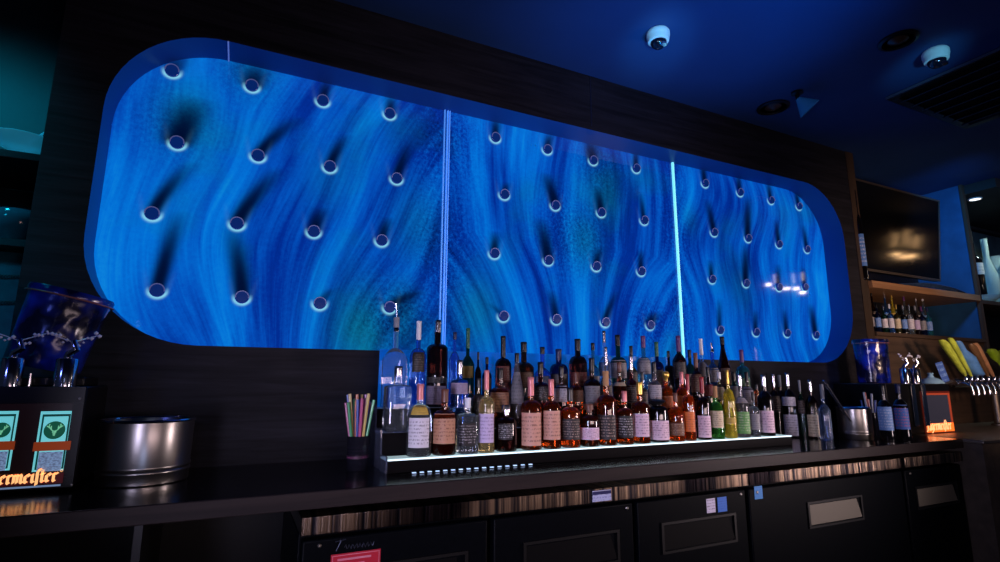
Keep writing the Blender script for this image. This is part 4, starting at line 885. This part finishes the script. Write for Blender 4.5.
for px, tx, z in ((985, 'shallow clear bowl at the far right, nearer the niche post', 2.0655), (1001, 'shallow clear bowl at the far right edge of the shelf', 2.0655)):
    t = thing('glass_bowl', tx, 'bowl', (onY(px, 285, 2.50).x, 2.50, z))
    MB().lathe([(.03, 0), (.05, .003), (.09, .035), (.11, .06), (.107, .062), (.086, .04), (.045, .01), (0, .008)], n=28).build('bowl_body', M['stem'], t)
# ------------------------------------------------------------------ left shelf niche
M['tealback'] = noisy('teal_lit_back', (5, 26, 34), (9, 36, 44), 6, .6)
struct(MB().box(-2.6, XL-.002, 2.96, 2.98, 0, ZC).build('wall_left', M['tealback']))
M['dimshelf'] = mat('dark_shelf', (16, 20, 26), .35)
zs1 = onY(20, 148, 2.55).z-.03; zs2 = onY(15, 236, 2.55).z-.02
for z, tx in ((zs1, 'upper dark shelf at the left edge under the clear platter'), (zs2, 'lower dark shelf at the left edge under the round bowl')):
    o = MB().box(-2.4, XL-.004, 2.5, 2.94, z-.03, z).build('wall_shelf', M['dimshelf'], bevel=.003); tag(o, tx, 'shelf', 'dark shelves at the left edge')
M['cyglass'] = mat('cyan_lit_glass', (120, 215, 230), .15, trans=.35, ior=1.35, emit=(30, 130, 160), es=.22)  # faint emission stands in for cyan light caught by the glass
p = onY(24, 146, 2.62)
t = thing('glass_platter', 'clear cyan lit glass platter with folded rim on the upper left shelf', 'glassware', (p.x, 2.62, zs1+.0005))
MB().lathe([(.05, 0), (.04, .01), (.03, .03), (.09, .06), (.115, .085), (.11, .088), (.08, .065), (.02, .04), (0, .038)], n=28).build('bowl', M['cyglass'], t)
MB().tube([(.02, -.05, .05), (.10, -.09, .12)], .004, 8).build('stirring_rod', M['cyglass'], t)
p = onY(3, 146, 2.70)
t = thing('glass_platter', 'low cyan lit glass dish left of the folded platter', 'glassware', (p.x-.13, 2.70, zs1+.0005))
MB().lathe([(.05, 0), (.06, .008), (.10, .03), (.12, .05), (.115, .052), (.055, .016), (0, .012)], n=28).build('bowl', M['cyglass'], t)
p = onY(16, 230, 2.62); M['dimgl'] = mat('dim_teal_glass', (40, 90, 106), .1, trans=.3, ior=1.35)
t = thing('glass_bowl', 'round dim glass bowl on the lower left shelf', 'bowl', (p.x, 2.64, zs2+.0005))
MB().lathe([(.05, 0), (.055, .006), (.09, .05), (.10, .09), (.095, .12), (.085, .13), (.082, .127), (.09, .09), (.08, .05), (0, .012)], n=28).build('bowl_body', M['dimgl'], t)
m = noisy('etched_teal_glass', (14, 74, 92), (28, 108, 126), 12, .3); M['etched'] = m
zb_ = onY(10, 252, 2.6).z
t = thing('etched_glass_panel', 'teal etched glass panel at the left edge behind the machine', 'glass panel', (-1.2, 2.6, 0))
MB().box(-.7, -1.2*-1+XL-.006, 0, .012, 0.0005, zb_).build('pane', M['etched'], t)
M['etchdk'] = mat('etched_dark_line', (6, 26, 36), .5)
for j, py in enumerate((277, 303)):
    q = MB()
    for i in range(9):
        p = onY(-6+i*3.3, py, 2.6); q.torus((p.x+1.2, -.001, p.z), .008, .0015, 'y', 10, 4)
    q.build('etched_pattern', M['etchdk'], t)
# ------------------------------------------------------------------ ceiling fixtures
def dome(px, py, text):
    p = onZ(px, py-6, ZC); t = thing('dome_camera', text, 'security camera', (p.x, p.y, ZC-.0005), 'white dome cameras on the ceiling')
    r = 11.2*mpp(p)
    MB().lathe([(r*.93, 0), (r*.96, -r*.1), (r, -r*.12), (r, -r*.5), (r*.97, -r*.55), (r*.97, -r*.62), (r*.9, -r*.95), (r*.72, -r*1.0), (0, -r*1.0)], n=32).build('housing', M['white'], t)
    MB().lathe([(r*.70, -r*1.0)]+[(r*.70*math.cos(a*PI/16), -r*1.0-r*.62*math.sin(a*PI/16)) for a in range(1, 8)]+[(0, -r*1.62)], n=28).build('dome', M['domeg'], t)
    MB().lathe([(r*.3, 0), (r*.3, -r*.2), (0, -r*.2)], (r*.1, -r*.45, -r*1.32), 14).build('lens', M['chrome'], t)
M['domeg'] = mat('smoked_dome', (14, 18, 34), .06, spec=.9)
dome(658, 38, 'white dome camera on the blue lit ceiling above the panel')
dome(935, 57, 'white dome camera on the dark ceiling near the air vent')
def can(px, py, text, r_px):
    p = onZ(px, py, ZC); r = r_px*mpp(p); t = thing('ceiling_speaker', text, 'ceiling light', (p.x, p.y, ZC-.0005), 'dark round ceiling fittings')
    MB().lathe([(r, 0), (r, -.008), (r*.82, -.014), (r*.8, -.002)], n=32).build('trim_ring', M['dark'], t)
    MB().lathe([(r*.79, -.002), (r*.55, .0), (r*.35, -.012), (0, -.02)], n=28).build('cone', M['cone'], t)
M['cone'] = mat('dim_reflector', (90, 66, 52), .3, .6)
can(898, 40, 'dark round recessed ceiling fitting beside the right dome camera', 17)
can(773, 107, 'dark round recessed ceiling fitting left of the cone spotlight', 15)
p = onZ(797, 92, ZC)
t = thing('cone_spotlight', 'small blue lit cone spotlight hanging from the ceiling', 'spotlight', (p.x, p.y, ZC-.0005))
M['conesh'] = mat('blue_frosted_cone', (40, 110, 170), .35, emit=(14, 60, 110), es=.18)
MB().lathe([(.035, 0), (.035, -.012), (.012, -.016), (.012, -.05)], n=20).build('mount', M['dark'], t)
Rm = Matrix.Rotation(math.radians(-38), 3, 'Y') @ Matrix.Rotation(math.radians(-20), 3, 'X')
MB().lathe([(.015, 0), (.022, -.015), (.07, -.10), (.067, -.102), (.019, -.017), (0, -.008)], (0, 0, -.045), 28, R=Rm).build('shade', M['conesh'], t)
# air vent cassette
p = onZ(886, 97, ZC); q_ = onZ(1000, 47, ZC)
t = thing('air_vent', 'large square dark ceiling air vent with slats at top right', 'air vent', (p.x, p.y, ZC-.0005)); M['vent'] = mat('dark_vent_metal', (16, 18, 24), .4); M['ventedge'] = mat('vent_edge', (70, 84, 108), .3)
dv = (q_-p); dv.z = 0; ang = math.atan2(dv.y, dv.x); t.rotation_euler.z = ang; S = .95
q = MB().box(0, S, -.0, .05, -.022, 0).box(0, S, S-.05, S, -.022, 0).box(0, .05, .0505, S-.0505, -.022, 0).box(S-.05, S, .0505, S-.0505, -.022, 0)
sgn = 1
q.build('frame', M['vent'], t, bevel=.004)
MB().box(0, S, -.006, -.0005, -.018, -.004).build('edge_trim', M['ventedge'], t)
for i in range(7):
    y = .09+.12*i; R2 = Matrix.Rotation(math.radians(32), 3, 'X'); b_ = MB().box(.052, S-.052, -.045, .045, -.003, .003, R2)
    b_.v = [(a, c2+y, d2-.03) for a, c2, d2 in b_.v]; b_.build('slat', M['vent'], t)
MB().box(.05, S-.05, .0505, S-.0505, -.002, 0).build('back_plate', mat('vent_shadow', (5, 6, 9), .8), t)
# ------------------------------------------------------------------ lights
def area(name, loc, tgt, sx, sy, col, pw, spread=None):
    l = bpy.data.lights.new(name, 'AREA'); l.shape = 'RECTANGLE'; l.size = sx; l.size_y = sy; l.energy = pw; l.color = lin(col)[:3]
    if spread: l.spread = spread
    o = bpy.data.objects.new(name, l); C.objects.link(o); o.location = loc
    d = Vector(tgt)-Vector(loc); o.rotation_euler = d.to_track_quat('-Z', 'Y').to_euler(); return o
def spot(name, loc, tgt, col, pw, ang, rad=.05, blend=1):
    l = bpy.data.lights.new(name, 'SPOT'); l.energy = pw; l.color = lin(col)[:3]; l.spot_size = math.radians(ang); l.spot_blend = blend; l.shadow_soft_size = rad
    o = bpy.data.objects.new(name, l); C.objects.link(o); o.location = loc
    d = Vector(tgt)-Vector(loc); o.rotation_euler = d.to_track_quat('-Z', 'Y').to_euler(); return o
area('front_fill_left', (-.75, .15, 1.1), (1.3, 2.1, 1.42), .36, .60, (220, 214, 255), 7.5, math.radians(75))
area('front_fill_right', (3.9, .1, 1.1), (2.0, 2.1, 1.42), .38, .60, (246, 222, 226), 9, math.radians(75))
area('front_fill_mid', (1.4, -.7, 1.2), (1.6, 2.1, 1.5), 2.4, .16, (255, 222, 226), 5, math.radians(90))  # unseen wide fill added in front to brighten the labels
spot('ceiling_wash', (1.9, .75, 1.45), (1.95, 1.62, 3.15), (0, 150, 255), 120, 62, .1)
spot('dome_wash', (2.7, .5, 2.3), (3.40, 1.42, 3.1), (110, 215, 255), 46, 16, .05)
spot('dome_wash', (1.3, 1.0, 2.3), (1.89, 1.96, 3.1), (110, 215, 255), 60, 20, .05)
spot('left_cyan', (-1.35, 2.2, 2.9), (-1.2, 2.75, 2.2), (20, 190, 230), 60, 100, .1)
spot('left_cyan_low', (-1.5, 1.6, 2.3), (-1.1, 2.6, 1.6), (20, 180, 230), 22, 60, .1)
spot('right_warm', (4.0, .5, 1.6), (4.6, 2.45, 1.85), (255, 212, 184), 95, 80, .15)
spot('right_blue', (4.9, 1.7, 2.9), (5.95, 2.65, 2.5), (60, 165, 255), 75, 80, .1)
spot('left_shelf_fill', (-1.0, 1.9, 2.75), (-1.05, 2.62, 2.27), (60, 210, 245), 14, 44, .05)  # unseen spot added to brighten the glass platter
spot('right_shelf', (6.9, 2.3, 2.98), (6.9, 2.75, 2.1), (230, 255, 245), 22, 110, .06)
spot('blue_bucket', (3.3, 1.2, 2.0), (3.75, 2.2, 1.45), (80, 130, 255), 26, 26, .1)
spot('tap_fill', (4.2, .9, 1.9), (4.7, 2.2, 1.45), (225, 236, 255), 26, 36, .25)  # unseen spot added to lift the dark tap handles
spot('blue_bucket', (-1.4, .8, 1.8), (-.55, 2.25, 1.45), (100, 120, 255), 12, 26, .1)
spot('bucket_light', (-.2, .6, 1.5), (-.25, 2.15, 1.1), (180, 200, 255), 3, 24, .1)
# unseen area lights added on the mirror paths for glints in television and panel
def mirror_lights(px, py, Yp, dist, tilt, col, pw, sx, sy):
    P = onY(px, py, Yp); d = ray(px, py); nn = Vector((0, -math.cos(tilt), -math.sin(tilt))); d = d-2*d.dot(nn)*nn; L_ = P+d*(dist/d.length)
    area('mirror_highlight', L_, P, sx, sy, col, pw)
for px, py, sx, sy in ((899, 254, .10, .06), (906, 257, .14, .06), (914, 256, .10, .05), (895, 240, .03, .30), (906, 238, .03, .34), (916, 242, .03, .26)):
    mirror_lights(px, py, 2.5, 3.0, math.radians(6.5), (255, 200, 140), .16 if sy < .1 else .10, sx*.6, sy*.6)
for px, py, sx, sy in ((772, 284, .08, .05), (781, 287, .10, .05), (790, 288, .12, .05), (800, 288, .10, .06), (806, 292, .08, .05), (778, 278, .02, .16), (797, 278, .02, .2), (806, 276, .02, .16)):
    mirror_lights(px, py, 2.59, 3.4, 0, (255, 235, 225), .22 if sy < .1 else .05, sx*.7, sy*.7)
wd = bpy.data.worlds.new('world'); sc.world = wd; wd.use_nodes = True
wd.node_tree.nodes['Background'].inputs[0].default_value = (.006, .009, .020, 1); wd.node_tree.nodes['Background'].inputs[1].default_value = 1.0
